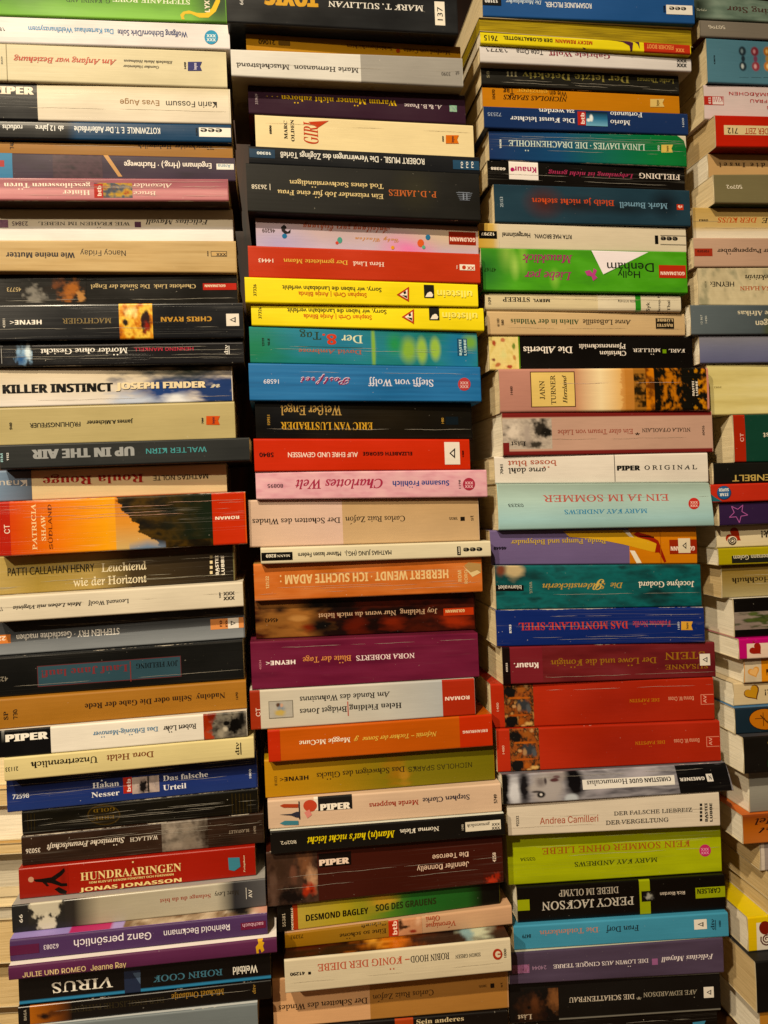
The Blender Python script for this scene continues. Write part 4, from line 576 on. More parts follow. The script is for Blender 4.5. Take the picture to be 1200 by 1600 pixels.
K(S3, (793,1543,1600, 1124,1523,1579), 8, '#1b1714', 'black book with silver edges, pale capitals and a shadowy face picture at its end', 'C6',
  [A(95,1042,None,None,lambda s,t: lin('#8a8880') if (t<.05 or t>.93) else lin('#1b1714'),1.2,'printed_panel'),A(100,316,902,1046,AR(NZ(['#0e0a08','#1c120c'],4,3,6),(.45,.6,.35,.55,'#4c2c1a',.8),(.55,.45,.15,.3,'#6a3e24',.8),(.95,.3,.2,.5,'#8c5c38',.7),(.4,.55,.06,.08,'#140c08',.5),(.72,.8,.08,.12,'#2a150c',.6),rag=.4),1.3),T('List',138,200,1030,24,'#c8b8a4','e'),T('ÅKE EDWARDSON',692,936,922,26,'#a8a090','e'),('t','*',660,684,940,26,'#a8a090','b',0,'emblem'),T('DIE SCHATTENFRAU',362,652,946,28,'#ccc2b4','e'),*sticker(966,1012,886,936,-1)], wear=.3)
K(S3, (800,1603,1655, 1120,1582,1640), 10, '#1a1613', 'black book with chipped white edge, lowest of the third stack', 'C6', [P([(916,1050),(976,1042),(964,1070),(920,1076)],'#4a90b4')], wear=1.8)
# ------------------------------------------------------------------ fourth stack, cut by the frame
S4 = 'fourth'
def D(y0, y1, y2, y3, x, d, colour, label, tile, items, **o):
    """left end at x from y0 to y1; at the frame's edge from y2 to y3"""
    k = 330/max(30, 1200-x); g = (460-(y0+y1)/2)/10400*330
    a, b = ((y2-y0)*k, (y3-y1)*k) if x < 1128 else (g, g)
    K(S4, (x, y0, y1, x+330, y0+a*.5+g*.5, y1+b*.5+g*.5), d, colour, label, tile, items, **o)
D(-10,29,7,35, 1083, 8, '#5c746c', 'grey-green cloudy book with brown old-style lettering, top of the rightmost stack', 'D1',
  [A(245,2000,None,None,AR(NZ(['#4c6058','#7c9488','#9cb0a4'],6,3,6),(.03,.5,.08,1,'#3c4a40',.9)),.6),T('Shooting Star',540,1150,114,56,'#5c3a34','e'),T('47140',276,364,94,24,'#cfd4c4','t')], wear=.2)
D(30,56,37,61, 1093, 11, '#8c857c', 'plain warm grey book with a white five-digit number, ending in cream pages', 'D1', [T('50796',378,524,248,36,'#e4ddd0','e')], wear=.3, bot='#5c2418', pages='c')
D(60,129,66,133, 1103, 12, '#5c8ca4', 'thick steel blue book with rows of coloured sunglasses', 'D1',
  [A(640,722,400,692,AR(GR((0,'#5c8ca4'),(1,'#5c8ca4')),(.45,.2,.45,.17,'#2c4050',.3),(.45,.66,.45,.17,'#2c4454',.3),(.5,.43,.25,.12,'#2c4050',.4),(.4,.2,.18,.09,'#8098a4',.6),(.4,.66,.2,.1,'#c8d4d8',.6)),1.6,'sunglasses'),
   A(745,832,404,692,AR(GR((0,'#5c8ca4'),(1,'#5c8ca4')),(.45,.2,.45,.17,'#8c2c44',.3),(.5,.66,.45,.17,'#a83c54',.3),(.5,.43,.25,.12,'#8c4c6c',.4),(.4,.2,.18,.09,'#c8909c',.6),(.45,.66,.2,.1,'#e0b0b8',.6)),1.6,'sunglasses'),
   A(850,936,404,692,AR(GR((0,'#5c8ca4'),(1,'#5c8ca4')),(.5,.2,.45,.17,'#b4742c',.3),(.5,.66,.45,.17,'#d0883c',.3),(.5,.43,.25,.12,'#b8904c',.4),(.45,.2,.18,.09,'#e0b878',.6),(.5,.66,.2,.1,'#ecd0a0',.6)),1.6,'sunglasses'),T('13079',420,438,536,80,'#2c4454','b',90)], wear=.4, bot='#2c3c48')
D(132,177,135,180, 1099, 13, '#ddcdd0', 'pale pink-white book with thin red capitals and a red box mark', 'D1',
  [R(336,512,858,934,'#cc2c34','emblem'),R(414,508,864,930,'#e8dcdc','emblem'),('t','KiWi',418,504,896,50,'#c87880','i',180,'emblem'),('t','613',370,400,896,54,'#f0dcdc','b',90,'emblem'),T('BLUMENMÄDCHEN',556,1150,848,34,'#cc4450','i'),T('DIE WOHNFRAU',740,1200,912,34,'#cc4450','i'),T('FRAU',888,1050,966,34,'#cc4450','i')], wear=.2)
D(179,229,181,228, 1117, 8, '#d01c14', 'glossy bright red book with a cream title label', 'D1',
  [R(516,1400,1128,1212,'#e0cca0','title_label'),('t','712',546,636,1172,48,'#2a1c10','m',180,'title_label'),('t','DER ZEIT',696,900,1176,50,'#c03828','m',180,'title_label')], wear=.1, bot='#a01810')
D(240,271,241,270, 1106, 19, '#cda878', 'tan book with wide-spaced dark letters, tucked below the glossy red one', 'D1', [T('d i e  I n s e l',470,872,1482,44,'#4c3018','e')], wear=.3, pages='w')
D(272,317,270,317, 1115, 9, '#847c5c', 'plain olive grey book with a white five-digit number over a dark green edge', 'D2', [T('50792',536,676,190,40,'#e8e0d0','e')], wear=.3, bot='#3c5040')
D(324,370,325,368, 1082, 16, '#d2bc90', 'cream and sand book with orange and black condensed capitals', 'D2',
  [A(240,2000,None,None,GV((0,'#c8a868'),(.6,'#d4b880'),(.75,'#e0d4c0'),(1,'#e4dccc')),.3,'printed_panel'),T('DER KUSS',456,804,490,56,'#cc5028','t'),T('FEE',842,1010,494,58,'#2a2018','t'),T('0983',294,374,487,26,'#2a2018','b'),R(240,460,489,492,'#bca888')], wear=.6)  # tone steps from sand above to cream below
D(371,418,371,416, 1083, 12, '#c4a490', 'dusty rose-brown book with a dark red label and serif lettering', 'D2', [R(256,410,734,802,'#b03028','emblem'),('t','rororo',280,380,768,30,'#5c1814','b',180,'emblem'),T('Der Puppengräber',452,960,764,40,'#33281e','e')], wear=.3)
D(418,475,417,474, 1090, 14, '#bcb498', 'beige book streaked like green-grey marble with red and black lettering', 'D2',
  [A(290,2000,None,None,NZ(['#94947c','#c8bc9c','#d4c8a8','#a8a488'],16,2,8),.7),T('HEYNE‹',392,600,1056,42,'#1c1a14','m'),T('Detektivin',694,1020,1002,50,'#2c281c','t'),T('LENA HAHN',650,1000,1100,46,'#c0502c','e'),T('43170',344,362,1058,60,'#8a8468','s',90)], wear=.3, pages='c')
D(476,523,477,521, 1078, 10, '#5c6870', 'blue-grey and green book with cream lettering in two lines', 'D2',
  [A(220,2000,None,None,AR(GR((0,'#6c7880'),(.5,'#4c5860')),(.5,.9,.16,1.2,'#5c641c',.4)),.5,'printed_panel'),T('Tage Afrikas',630,1010,1324,50,'#d8d0b8','r'),T('Koenigen',786,1080,1410,46,'#d8d0b8','m'),T('12 867',304,322,1370,84,'#c8ccc8','s',90),T('1490',344,362,1370,66,'#c8ccc8','s',90)], wear=.3)
D(525,568,525,566, 1092, 10, '#74789c', 'plain grey-lavender book without lettering, above the tall cream one', 'D3', [A(300,2000,None,None,GV((0,'#8c8c98'),(.5,'#7c80a0'),(1,'#6c7098')),.3,'printed_panel')], wear=.3, pages='w')
D(569,647,569,643, 1104, 16, '#d8cc8c', 'thick plain pale yellow book with only a faint small number', 'D3', [A(365,2000,None,None,NZ(['#cfc080','#dcd094','#e2d8a4'],2,9,4),.4,'printed_panel'),T('3982',428,494,492,18,'#8a7c4c','t')], wear=.3)
D(648,720,645,718, 1145, 14, '#1c5040', 'thick dark green book with a red end block and upright letters', 'D3', [R(600,706,None,None,'#b82420'),T('CT',648,690,938,76,'#ecc8bc','i',90),T('Iglist',856,1040,930,54,'#d8d0bc','e')], wear=.3, top='#1c2c50', pages='c')
D(723,755,723,753, 1114, 12, '#1a1812', 'thin black book with pale gold spaced capitals', 'D3', [T('WOLLENBELT',588,1200,1290,50,'#c8b068','m')], wear=.2)
D(757,786,754,782, 1110, 8, '#cc2a2c', 'thin scarlet book with a round blue button on its spine', 'D3',
  [P([(400,1440),(400,1505),(500,1505),(440,1470)],'#2c7484','picture'),E(516,1428,62,62,'#1c3c60'),E(514,1426,57,57,'#2c68a8'),('t','SUPER',470,556,1408,34,'#e8ece8','b',180,'emblem'),('t','STAR',478,552,1450,34,'#e8ece8','b',180,'emblem')], wear=.3)
def _star(cx, cy, r, w, c):
    pt = [(cx+r*(1 if k % 2 == 0 else .42)*math.sin(k*math.pi/5+.5), cy-r*(1 if k % 2 == 0 else .42)*math.cos(k*math.pi/5+.5)) for k in range(10)]
    o = []
    for (a, b), (e, f) in zip(pt, pt[1:]+pt[:1]):
        l = math.hypot(e-a, f-b); nx, ny = -(f-b)/l*w, (e-a)/l*w
        o.append(P([(a-nx, b-ny), (e-nx, f-ny), (e+nx, f+ny), (a+nx, b+ny)], c, 'star'))
    return o
D(787,822,784,818, 1123, 11, '#402a58', 'dark purple book with a pink outlined star', 'D4', _star(640,125,85,3.2,'#b868b0'), wear=.2, pages='c', top='#e8e0dc')
def _heart(cx, cy, r, c, tilt=0., name='heart'):
    pts = []
    for k in range(22):
        a = 2*math.pi*k/22
        x = 16*math.sin(a)**3/16; y = -(13*math.cos(a)-5*math.cos(2*a)-2*math.cos(3*a)-math.cos(4*a))/16
        pts.append((cx+r*(x*math.cos(tilt)-y*math.sin(tilt)), cy+r*(x*math.sin(tilt)+y*math.cos(tilt))))
    return P(pts, c, name)
def _spiral(cx, cy, r, w, c):
    o = []
    pt = [(cx+r*(k/26)*math.cos(k*.62), cy+r*(k/26)*math.sin(k*.62)) for k in range(3, 27)]
    for (a, b), (e, f) in zip(pt, pt[1:]):
        l = math.hypot(e-a, f-b); nx, ny = -(f-b)/l*w, (e-a)/l*w
        o.append(P([(a-nx, b-ny), (e-nx, f-ny), (e+nx, f+ny), (a+nx, b+ny)], c, 'heart'))
    return o
D(824,856,820,852, 1119, 20, '#ded0b0', 'cream book with a red heart and white spiral, below the purple one', 'D4', [_heart(600,328,72,'#b82c20',-1.0),E(588,368,42,38,'#e8dcc4','heart'),*_spiral(588,368,38,4,'#3c1c14'),T('Glueck!',835,1100,316,60,'#1c1814','t')], wear=.3, pages='w')
D(858,884,855,881, 1122, 17, '#b0a41c', 'thin mustard yellow book with a dark title strip', 'D4', [R(586,1400,490,556,'#2c2c24','title_strip'),('t','Schneemann Golem',600,1000,516,34,'#d0c8b0','m',180,'title_strip')], wear=.3, pages='w')
D(886,935,882,930, 1127, 22, '#a08c54', 'shabby olive brown book with a frayed end and dark serif lettering', 'D4', [A(497,2000,None,None,GV((0,'#8a6c24'),(.5,'#a08a54'),(1,'#b0a47c')),.3,'printed_panel'),T('Hochhuth',584,920,738,54,'#2c2010','e')], wear=1.5, pages='y')  # ground grows darker towards the top
D(936,996,934,992, 1146, 15, '#16120e', 'thick black book with a grey band showing leafy twigs', 'D4',
  [A(606,2000,975,1135,AR(NZ(['#8c7c78','#a09488'],4,2,4),(.16,.4,.16,.5,'#3c4a24',.9),(.12,.3,.05,.3,'#5c6c38',.8),(.2,.6,.06,.3,'#4c5c2c',.8),(.3,.3,.1,.5,'#5a6434',.9),(.36,.6,.08,.4,'#48542a',.9),rag=1.4),1.4)], wear=.3, pages='w', top='#e8e4dc')
D(999,1031,996,1027, 1154, 13, '#c8287c', 'magenta edged book with a playing-card red heart', 'D4', [R(722,2000,1256,1416,'#e0c8b8','picture'),_heart(800,1340,58,'#a81c20',-.8),P([(770,1262),(790,1276),(772,1284)],'#a81c20','heart')], wear=.2, pages='w')
D(1034,1068,1030,1063, 1162, 15, '#e0932c', 'amber orange book with a faded orange gingerbread heart', 'D4', [A(705,850,None,None,NZ(['#c8b8a0','#d8c8ac'],3,3,3),.6),_heart(785,1545,52,'#dca058',-.4),_heart(785,1545,38,'#e8b878',-.4),T('1',880,915,1550,60,'#5c2c10','b',90)], wear=.2, pages='w')
D(1068,1103,1064,1101, 1146, 20, '#d4c09c', 'beige book with a heart-shaped biscuit and a dark exclamation mark', 'D5', [_heart(768,240,72,'#6a2c14',-.6),_heart(764,238,64,'#c89438',-.6),T('Glueck!',874,1200,240,56,'#2a2014','r')], wear=.2, pages='w')
D(1108,1147,1104,1143, 1148, 12, '#22384a', 'dark blue book with an orange oval medallion', 'D5', [E(880,480,142,96,'#2c1c10','medallion'),E(880,480,136,90,'#cc7c24','medallion'),R(790,880,470,476,'#6c3c14','medallion'),R(860,866,420,540,'#6c3c14','medallion'),P([(840,440),(900,500),(920,440),(930,446),(905,520),(835,450)],'#6c3c14','medallion')], wear=.2, pages='w', top='#4c7cac')
D(1153,1210,1153,1209, 1161, 8, '#1a1510', 'black book with yellow and green upright capitals', 'D5', [T('H',864,1000,724,92,'#c0a040','i',90),T('R',864,1000,860,84,'#3c9c3c','i',90)], wear=.2, pages='w', top='#4a4a50')
D(1213,1270,1212,1269, 1170, 19, '#9a9890', 'silver grey book with a plain spine, below the black one with green and yellow capitals', 'D5', [A(745,2000,None,None,GV((0,'#8a8a84'),(.5,'#9c9a92'),(1,'#888680')),.3,'printed_panel')], wear=.2, pages='w')  # grey ground, paler along the middle
D(1275,1320,1273,1319, 1160, 14, '#c0641c', 'burnt orange book with dark curly lettering', 'D5', [A(686,2000,None,None,GV((0,'#8c3c10'),(.4,'#b8601c'),(1,'#c4743c')),.3,'printed_panel'),T('Hel',790,1000,1400,60,'#3c1408','t'),T('Hel',820,1060,1480,60,'#3c1408','c')], wear=.3, pages='w', top='#d06838')  # orange ground, darker towards the top
D(1322,1363,1318,1358, 1187, 22, '#a89c98', 'grey picture book with a frayed white corner in the rightmost stack', 'D6', [R(850,880,None,None,'#d4c8bc')], wear=1.2, pages='y')
D(1366,1411,1364,1409, 1207, 15, '#7a6450', 'book showing only its yellowed pages, second below the frayed grey picture book', 'D6', [], wear=.3, pages='y')
D(1412,1437,1410,1435, 1208, 12, '#5a4434', 'thin book showing only yellowed pages, resting on the yellow book with a red spiral', 'D6', [], wear=.3, pages='y')
D(1440,1488,1438,1486, 1168, 20, '#e0c420', 'yellow edged white book with a dark red spiral', 'D6', [R(735,810,None,None,'#e0c01c'),R(810,2000,640,930,'#e0d8cc','picture'),E(880,740,52,60,'#8c1c1c'),*[x[:2]+(x[2],'spiral') for x in _spiral(895,838,58,5,'#6c1c1c')]], wear=.3, pages='w', top='#e8d020')
D(1503,1584,1501,1580, 1180, 8, '#15120e', 'thick plain black book with wide brown page edges, low in the rightmost stack', 'D6', [], wear=.2, pages='y', top='#26262a')
D(1590,1640,1588,1638, 1187, 10, '#c08840', 'amber book cut by the frame at the bottom of the rightmost stack', 'D6', [], wear=.2, pages='w')
# ------------------------------------------------------------------ pile behind the first stack, page edges towards us
S0 = 'behind'
def Z(y0, y1, x, d, colour, label, pg, **o):
    K(S0, (x-330, y0+16, y1+16, x+84, y0-7, y1-7), d, colour, label, 'A6', [], pages=pg, wear=.5, rev=1, **o)
Z(1180,1232, -24, 66, '#a8824c', 'tan-edged book topmost of the pile peeking out behind the leftmost stack', 'c')
Z(1233,1262, -20, 58, '#d8b888', 'book with a tan edge peeking out level with the dark blue spine', 'y')
Z(1264,1318, -22, 64, '#ece2cc', 'thick book with clean white page edges in the pile behind the leftmost stack', 'w')
Z(1319,1338, -20, 60, '#c09858', 'thin ochre book between two white page blocks in the pile at the lower left', 'y')
Z(1341,1396, -21, 76, '#3a342c', 'book with grey-white page edges beside the bright red spine', 'g')
Z(1397,1420, -20, 60, '#d8c8a8', 'cream-edged book beside the grey portrait spine in the pile at the lower left', 'c')
Z(1421,1440, -20, 62, '#16120e', 'thin black-covered book beside the grey portrait spine', 'g')
Z(1441,1508, -20, 64, '#c0a878', 'thick book with yellowed page edges beside the violet spine', 'y')
Z(1510,1580, -20, 78, '#6a4c2c', 'shaded brown book beside the black spine with huge capitals', 'y')
Z(1581,1660, -18, 70, '#5c4428', 'lowest shaded book of the pile at the lower left', 'y')
# ------------------------------------------------------------------ put the books in place
RND = random.Random(11)
def settle(bs):
    """how far each spine stands forward, so that the books rest on one another"""
    D0 = [b['d'] for b in bs]; D = D0[:]
    sl = lambda x, y: (lambda r: r.z/r.y)(ray(x, y))
    top, bot = [], []
    for b in bs:
        xl, a, c, xr, e, f = b['px']; xm = (max(0, xl)+min(1200, xr))/2; k = (xm-xl)/(xr-xl)
        top.append(sl(xm, a+(e-a)*k)); bot.append(sl(xm, c+(f-c)*k))
    for _ in range(400):
        for i in range(len(bs)):
            A_, B_ = 0, 0
            w0 = 1/.005**2; A_ += w0; B_ += w0*D0[i]
            wg = 1/.002**2
            hid = lambda p, q, s: (D0[q]-D0[p])*(1 if s < 0 else -1) > .0015   # the edge is out of sight
            if i and not hid(i-1, i, top[i]): A_ += wg*top[i]**2; B_ += wg*top[i]*(bot[i-1]*(D[i-1]+DIST)-top[i]*DIST+.0006)
            if i < len(bs)-1 and not hid(i, i+1, bot[i]): A_ += wg*bot[i]**2; B_ += wg*bot[i]*(top[i+1]*(D[i+1]+DIST)-bot[i]*DIST+.0006)
            if bs[i].get('fix'): continue
            D[i] = max(-.024, min(.034, B_/A_))
    for b, d in zip(bs, D): b['d'] = d
def prep():
    st = {}
    for b in BOOKS: st.setdefault(b['stack'], []).append(b)
    for b in BOOKS:
        xl, a, c, xr, e, f = b['q']
        if b.get('ext'):
            n = xr-390; k = (n-xl)/(xr-xl)
            a, c, xl = a+(e-a)*k, c+(f-c)*k, n
        b['px'] = (xl, a, c, xr, e, f)
    for nm, bs in st.items():
        if nm != 'behind': settle(bs)
    for b in BOOKS:
        xl, a, c, xr, e, f = b['px']
        b['slope'] = math.tan(math.radians(RND.uniform(-.9, .9)))
        ln = .040
        d, sl = b['d'], b['slope']
        xc = on_plane((xl+xr)/2, (a+c)/2, d).x
        rx = b.get('rx', 0)
        rx = b.get('rx', 0); b['xc'] = xc
        b['P'] = [on_plane(xl, a, d, sl, xc), on_plane(xr, e, d, sl, xc), on_plane(xl+ln*(c-a), c, d, sl, xc), on_plane(xr+ln*(f-e)+rx, f, d, sl, xc)]
    for b in BOOKS: b['seen'] = [p.z for p in b['P']]
    def zat(p, q, x): return p.z+(q.z-p.z)*(x-p.x)/(q.x-p.x)
    for name, bs in st.items():
        for n, (u, l) in enumerate(zip(bs, bs[1:])):
            U, L = u['P'], l['P']
            xa, xb = max(U[2].x, L[0].x), min(U[3].x, L[1].x)
            ga = zat(U[2], U[3], xa)-zat(L[0], L[1], xa); gb = zat(U[2], U[3], xb)-zat(L[0], L[1], xb)
            if os.environ.get('GAPS') and max(abs(ga), abs(gb)) > .0028: print('GAP', name, n, l['label'][:40], round(ga*1000, 1), round(gb*1000, 1), round(u['d']*1000,1), round(l['d']*1000,1))
            f_ = .5; dd = l['d']-u['d']; below = zat(U[2], U[3], (xa+xb)/2) < 0
            if below and dd > .001: f_ = 0      # the edge out of sight gives way
            if not below and dd < -.001: f_ = 1
            za, zb = [zat(U[2], U[3], x)*(1-f_)+zat(L[0], L[1], x)*f_ for x in (xa, xb)]
            k = (zb-za)/(xb-xa)
            for p, h in ((U[2], .00008), (U[3], .00008), (L[0], -.00008), (L[1], -.00008)): p.z = za+k*(p.x-xa)+h
    return st
STACKS = prep()

def make_book(b):
    TL, TR, BL, BR = b['P']
    if b.get('rev'):   # lies with its spine away from us
        n_ = Vector((-(TR-TL).y, (TR-TL).x, 0)).normalized()*.115
        TL, TR, BL, BR = TR+n_, TL+n_, BR+n_, BL+n_
    sd = RND.uniform(0, 100); wear = b.get('wear', .3)
    xl, a, c, xr, e, f = b['px']; rx = b.get('rx', 0)
    H = ((TL-BL).length+(TR-BR).length)/2; LEN = (TR-TL).length
    r = min(b.get('round', 1.4)/1000, H*.3); bow = b.get('bow', RND.choice([.05, .15, .3, .45]))/1000
    W = .115 if b.get('rev') else b.get('W', RND.choice([112, 116, 118, 120, 122]))/1000
    ax = (TR-TL); n = Vector((-ax.y, ax.x, 0)).normalized()
    org = (BL+BR)/2+n*(W/2)
    def wob(u): return .00028*noise.noise(Vector((u*5+sd, 1.3, 0)))
    def mp(u, v, h=0.):
        p = TL*(1-u)*(1-v)+TR*u*(1-v)+BL*(1-u)*v+BR*u*v
        s = min(v, 1-v)*H; off = 0
        if s < r: off = r-math.sqrt(max(0, r*r-(r-max(s, 0))**2))
        off -= bow*(1-(2*v-1)**2)
        off += .0002*noise.noise(Vector((u*4+sd, v*1.5, 2)))
        return p+n*(off-h)
    q = []
    for k in (0, 18, 38, 62, 90): q.append(r*(1-math.cos(math.radians(k)))/H)
    mid = [q[-1]+(1-2*q[-1])*t for t in (.2, .4, .6, .8)]
    VS = q+mid+[1-t for t in reversed(q)]; US = [k/16 for k in range(17)]
    kids = {}; tile = TILES.get(b['tile']) if b['tile'] else (0, 0, 1)
    clus = {}
    def sheet(nm, x=None):
        if nm == 'emblem' and x is not None:   # emblems far apart on one spine are separate parts
            x = x/tile[2]
            for k, q_ in clus.items():
                if min(abs(x-z) for z in q_) < 46: q_.append(x); nm = k; break
            else: nm = 'emblem#%d' % len(clus); clus[nm] = [x]
        return kids.setdefault(nm, Sheet())
    def grid(s, us, vs, col, h):
        k0 = len(s.v)
        for v in vs:
            for u in us:
                s.v.append(mp(u, v, h)); s.c.append(col(u, v)); s.uv.append((u*LEN, v*H)); s.e.append(min(v, 1-v)*H*1000 if h < .0004 or True else 9)
        m_ = len(us)
        for j in range(len(vs)-1):
            for i in range(m_-1):
                s.f.append((k0+j*m_+i, k0+j*m_+m_+i, k0+j*m_+m_+i+1, k0+j*m_+i+1))
    base = lin(b['colour'])
    C = sheet('cover')
    grid(C, US, VS, lambda u, v: base, 0)
    # boards, inside of the card and its cut edges
    t = .00035; card = lin('#d2c4a6')
    tc, bc = lin(b.get('top', b['colour'])), lin(b.get('bot', b['colour']))
    zt, zb = Vector((0, 0, -t)), Vector((0, 0, t))
    def quad(ps, col, uvs, ed):
        k0 = len(C.v); C.v += ps; C.c += [col]*len(ps); C.uv += uvs; C.e += [ed]*len(ps); C.f.append(tuple(range(k0, k0+len(ps))))
    NB = 8
    for i in range(NB):
        u0, u1 = i/NB, (i+1)/NB
        for v, col, dz in ((0, tc, zt), (1, bc, zb)):
            for ya, yb, ea, eb in ((0, .004, .2, 4), (.004, W, 9, 9)):
                p = [mp(u0, v)+n*ya, mp(u1, v)+n*ya, mp(u1, v)+n*yb, mp(u0, v)+n*yb]
                k0 = len(C.v); C.v += p; C.c += [col]*4; C.uv += [(u0*LEN, -ya), (u1*LEN, -ya), (u1*LEN, -yb), (u0*LEN, -yb)]; C.e += [ea, ea, eb, eb]
                C.f.append((k0, k0+1, k0+2, k0+3) if v == 0 else (k0+3, k0+2, k0+1, k0))
        for v, dz in ((0, zt), (1, zb)):
            p = [mp(u0, v)+n*.0009+dz, mp(u1, v)+n*.0009+dz, mp(u1, v)+n*W+dz, mp(u0, v)+n*W+dz]
            quad(p if v else p[::-1], card, [(0, 0)]*4, 9)
            p = [mp(u0, v)+n*W, mp(u1, v)+n*W, mp(u1, v)+n*W+dz, mp(u0, v)+n*W+dz]
            quad(p, card, [(0, 0)]*4, 9)
    for u, flip in ((0, 0), (1, 1)):
        out = [mp(u, 0)+n*W]+[mp(u, v) for v in VS]+[mp(u, 1)+n*W]
        inn = [mp(u, 0)+n*W+zt, mp(u, 0)+n*.0009+zt, mp(u, .5)+n*t, mp(u, 1)+n*.0009+zb, mp(u, 1)+n*W+zb]
        ps = out+inn[::-1]
        quad(ps[::-1] if flip else ps, card, [(0, 0)]*len(ps), 9)
    # page block
    pg = Sheet(); du = RND.uniform(.0002, .0009)/LEN
    k0 = 0
    top, bot = [], []
    NP = 6
    for i in range(NP+1):
        u = du+(1-2*du)*i/NP
        for y in (.0008, W-.0015):
            pg.v.append(mp(u, 0)+n*y+zt*1.3); pg.v.append(mp(u, 1)+n*y+zb*1.3)
    for i in range(NP):
        k = i*4
        pg.f += [(k, k+4, k+6, k+2), (k+1, k+3, k+7, k+5), (k, k+1, k+5, k+4), (k+2, k+6, k+7, k+3)]
    pg.f += [(0, 2, 3, 1), (NP*4, NP*4+1, NP*4+3, NP*4+2)]
    pg.c = [base]*len(pg.v); pg.uv = [(0, 0)]*len(pg.v); pg.e = [9]*len(pg.v)
    # print
    tile = TILES.get(b['tile']) if b['tile'] else (0, 0, 1)
    sn = b['seen']; zo0, zo1 = (sn[0]+sn[1])/2, (sn[2]+sn[3])/2
    zn0, zn1 = (TL.z+TR.z)/2, (BL.z+BR.z)/2
    def uvof(zx, zy):
        x, y = tile[0]+zx/tile[2], tile[1]+zy/tile[2]
        k = (x-xl)/(xr-xl); yt = a+(e-a)*k; yb_ = c+(f-c)*k
        v = (y-yt)/(yb_-yt)
        sh = .04*v*(yb_-yt)
        v = (zn0-(zo0-v*(zo0-zo1)))/(zn0-zn1); u = (x-sh-xl)/(xr+rx*v-xl)
        return u, v
    def uof(zx, v): 
        x = tile[0]+zx/tile[2]; hh = (c-a+f-e)/2
        return (x-.04*v*hh-xl)/(xr+rx*v-xl)
    h = .00014
    cl = lambda x: min(1, max(0, x))
    for it in b['items']:
        h += .00003; k = it[0]
        if k == 't':
            _, s, x0, x1, yc, hc, col, fk, rot = it[:9]; S = sheet(it[9] if len(it) > 9 else 'lettering#%d' % len(kids), (it[2]+it[3])/2); hc *= 1 if it[8] == 90 else 1.3 if re.search('[a-z]', it[1]) else 1.15
            gv, gf = glyphs(s, fk); col = lin(col); k0 = len(S.v)
            xm = (x0+x1)/2
            u_c, v0 = uvof(xm, yc-hc/2); _, v1 = uvof(xm, yc+hc/2)
            vc = (v0+v1)/2; u0, u1 = uof(x0, vc), uof(x1, vc)
            for gx, gy, g2 in gv:
                if rot == 180: u, v = u1-gx*(u1-u0), v0+gy*(v1-v0)
                elif rot == 0: u, v = u0+gx*(u1-u0), v1-gy*(v1-v0)
                elif rot == 90: u, v = u1-gy*(u1-u0), v1-gx*(v1-v0)
                else: u, v = u0+gy*(u1-u0), v0+gx*(v1-v0)
                u, v = min(.998, max(.002, u)), min(.985, max(.015, v))
                S.v.append(mp(u, v, h+g2*.000012)); S.c.append(col); S.uv.append((u*LEN, v*H)); S.e.append(min(v, 1-v)*H*1000)
            S.f += [tuple(k0+i for i in q_) for q_ in gf]
        elif k in 'ra':
            if k == 'r': _, x0, x1, y0, y1, col, pn = it; cc = lin(col); fn = lambda s, t_: cc; res = 0
            else: _, x0, x1, y0, y1, fn, res, pn = it
            S = sheet(pn+'#%d' % len(kids) if pn in ('colour_band', 'printed_panel', 'picture') else pn, (x0+x1)/2); xm = (x0+x1)/2
            v0 = 0 if y0 is None else cl(uvof(xm, y0)[1]); v1 = 1 if y1 is None else cl(uvof(xm, y1)[1])
            vm = (v0+v1)/2; u0, u1 = cl(uof(x0, vm)), cl(uof(x1, vm))
            if u1-u0 < 1e-4 or v1-v0 < 1e-3: continue
            us = sorted({u0, u1} | {x for x in US if u0 < x < u1}); vs = sorted({v0, v1} | {x for x in VS if v0 < x < v1})
            if res:
                nx = max(2, int((x1-x0)/tile[2]*.62*res)); ny = max(2, int((v1-v0)*(c-a)*.62*res))
                us = sorted(set(us) | {u0+(u1-u0)*i/nx for i in range(nx+1)}); vs = sorted(set(vs) | {v0+(v1-v0)*i/ny for i in range(ny+1)})
            ua, ub = uof(x0, vm), uof(x1, vm)
            grid(S, us, vs, lambda u, v: fn((u-ua)/(ub-ua), (v-v0)/(v1-v0)), h)
        else:
            if k == 'e':
                _, cx, cy, r1, r2, col, pn = it
                pts = [(cx+r1*math.cos(q_*math.pi/12), cy+r2*math.sin(q_*math.pi/12)) for q_ in range(24)]
            else: _, pts, col, pn = it
            S = sheet(pn, sum(p[0] for p in pts)/len(pts)); k0 = len(S.v); col = lin(col)
            uvp = [tuple(map(cl, uvof(*p))) for p in pts]
            ar = sum(p[0]*q_[1]-q_[0]*p[1] for p, q_ in zip(uvp, uvp[1:]+uvp[:1]))
            if ar > 0: uvp = uvp[::-1]
            bm = bmesh.new(); bm.faces.new([bm.verts.new((u, v, 0)) for u, v in uvp])
            bmesh.ops.triangulate(bm, faces=bm.faces[:])
            us_ = [p[0] for p in uvp]; vs_ = [p[1] for p in uvp]
            for ax_, lo, hi, cuts in ((0, min(us_), max(us_), US), (1, min(vs_), max(vs_), VS)):
                for q_ in cuts:
                    if lo+.004 < q_ < hi-.004:
                        bmesh.ops.bisect_plane(bm, geom=bm.verts[:]+bm.edges[:]+bm.faces[:], plane_co=(q_, q_, 0), plane_no=(1-ax_, ax_, 0))
            bm.verts.index_update()
            for vt in bm.verts:
                u, v = vt.co.x, vt.co.y
                S.v.append(mp(u, v, h)); S.c.append(col); S.uv.append((u*LEN, v*H)); S.e.append(min(v, 1-v)*H*1000)
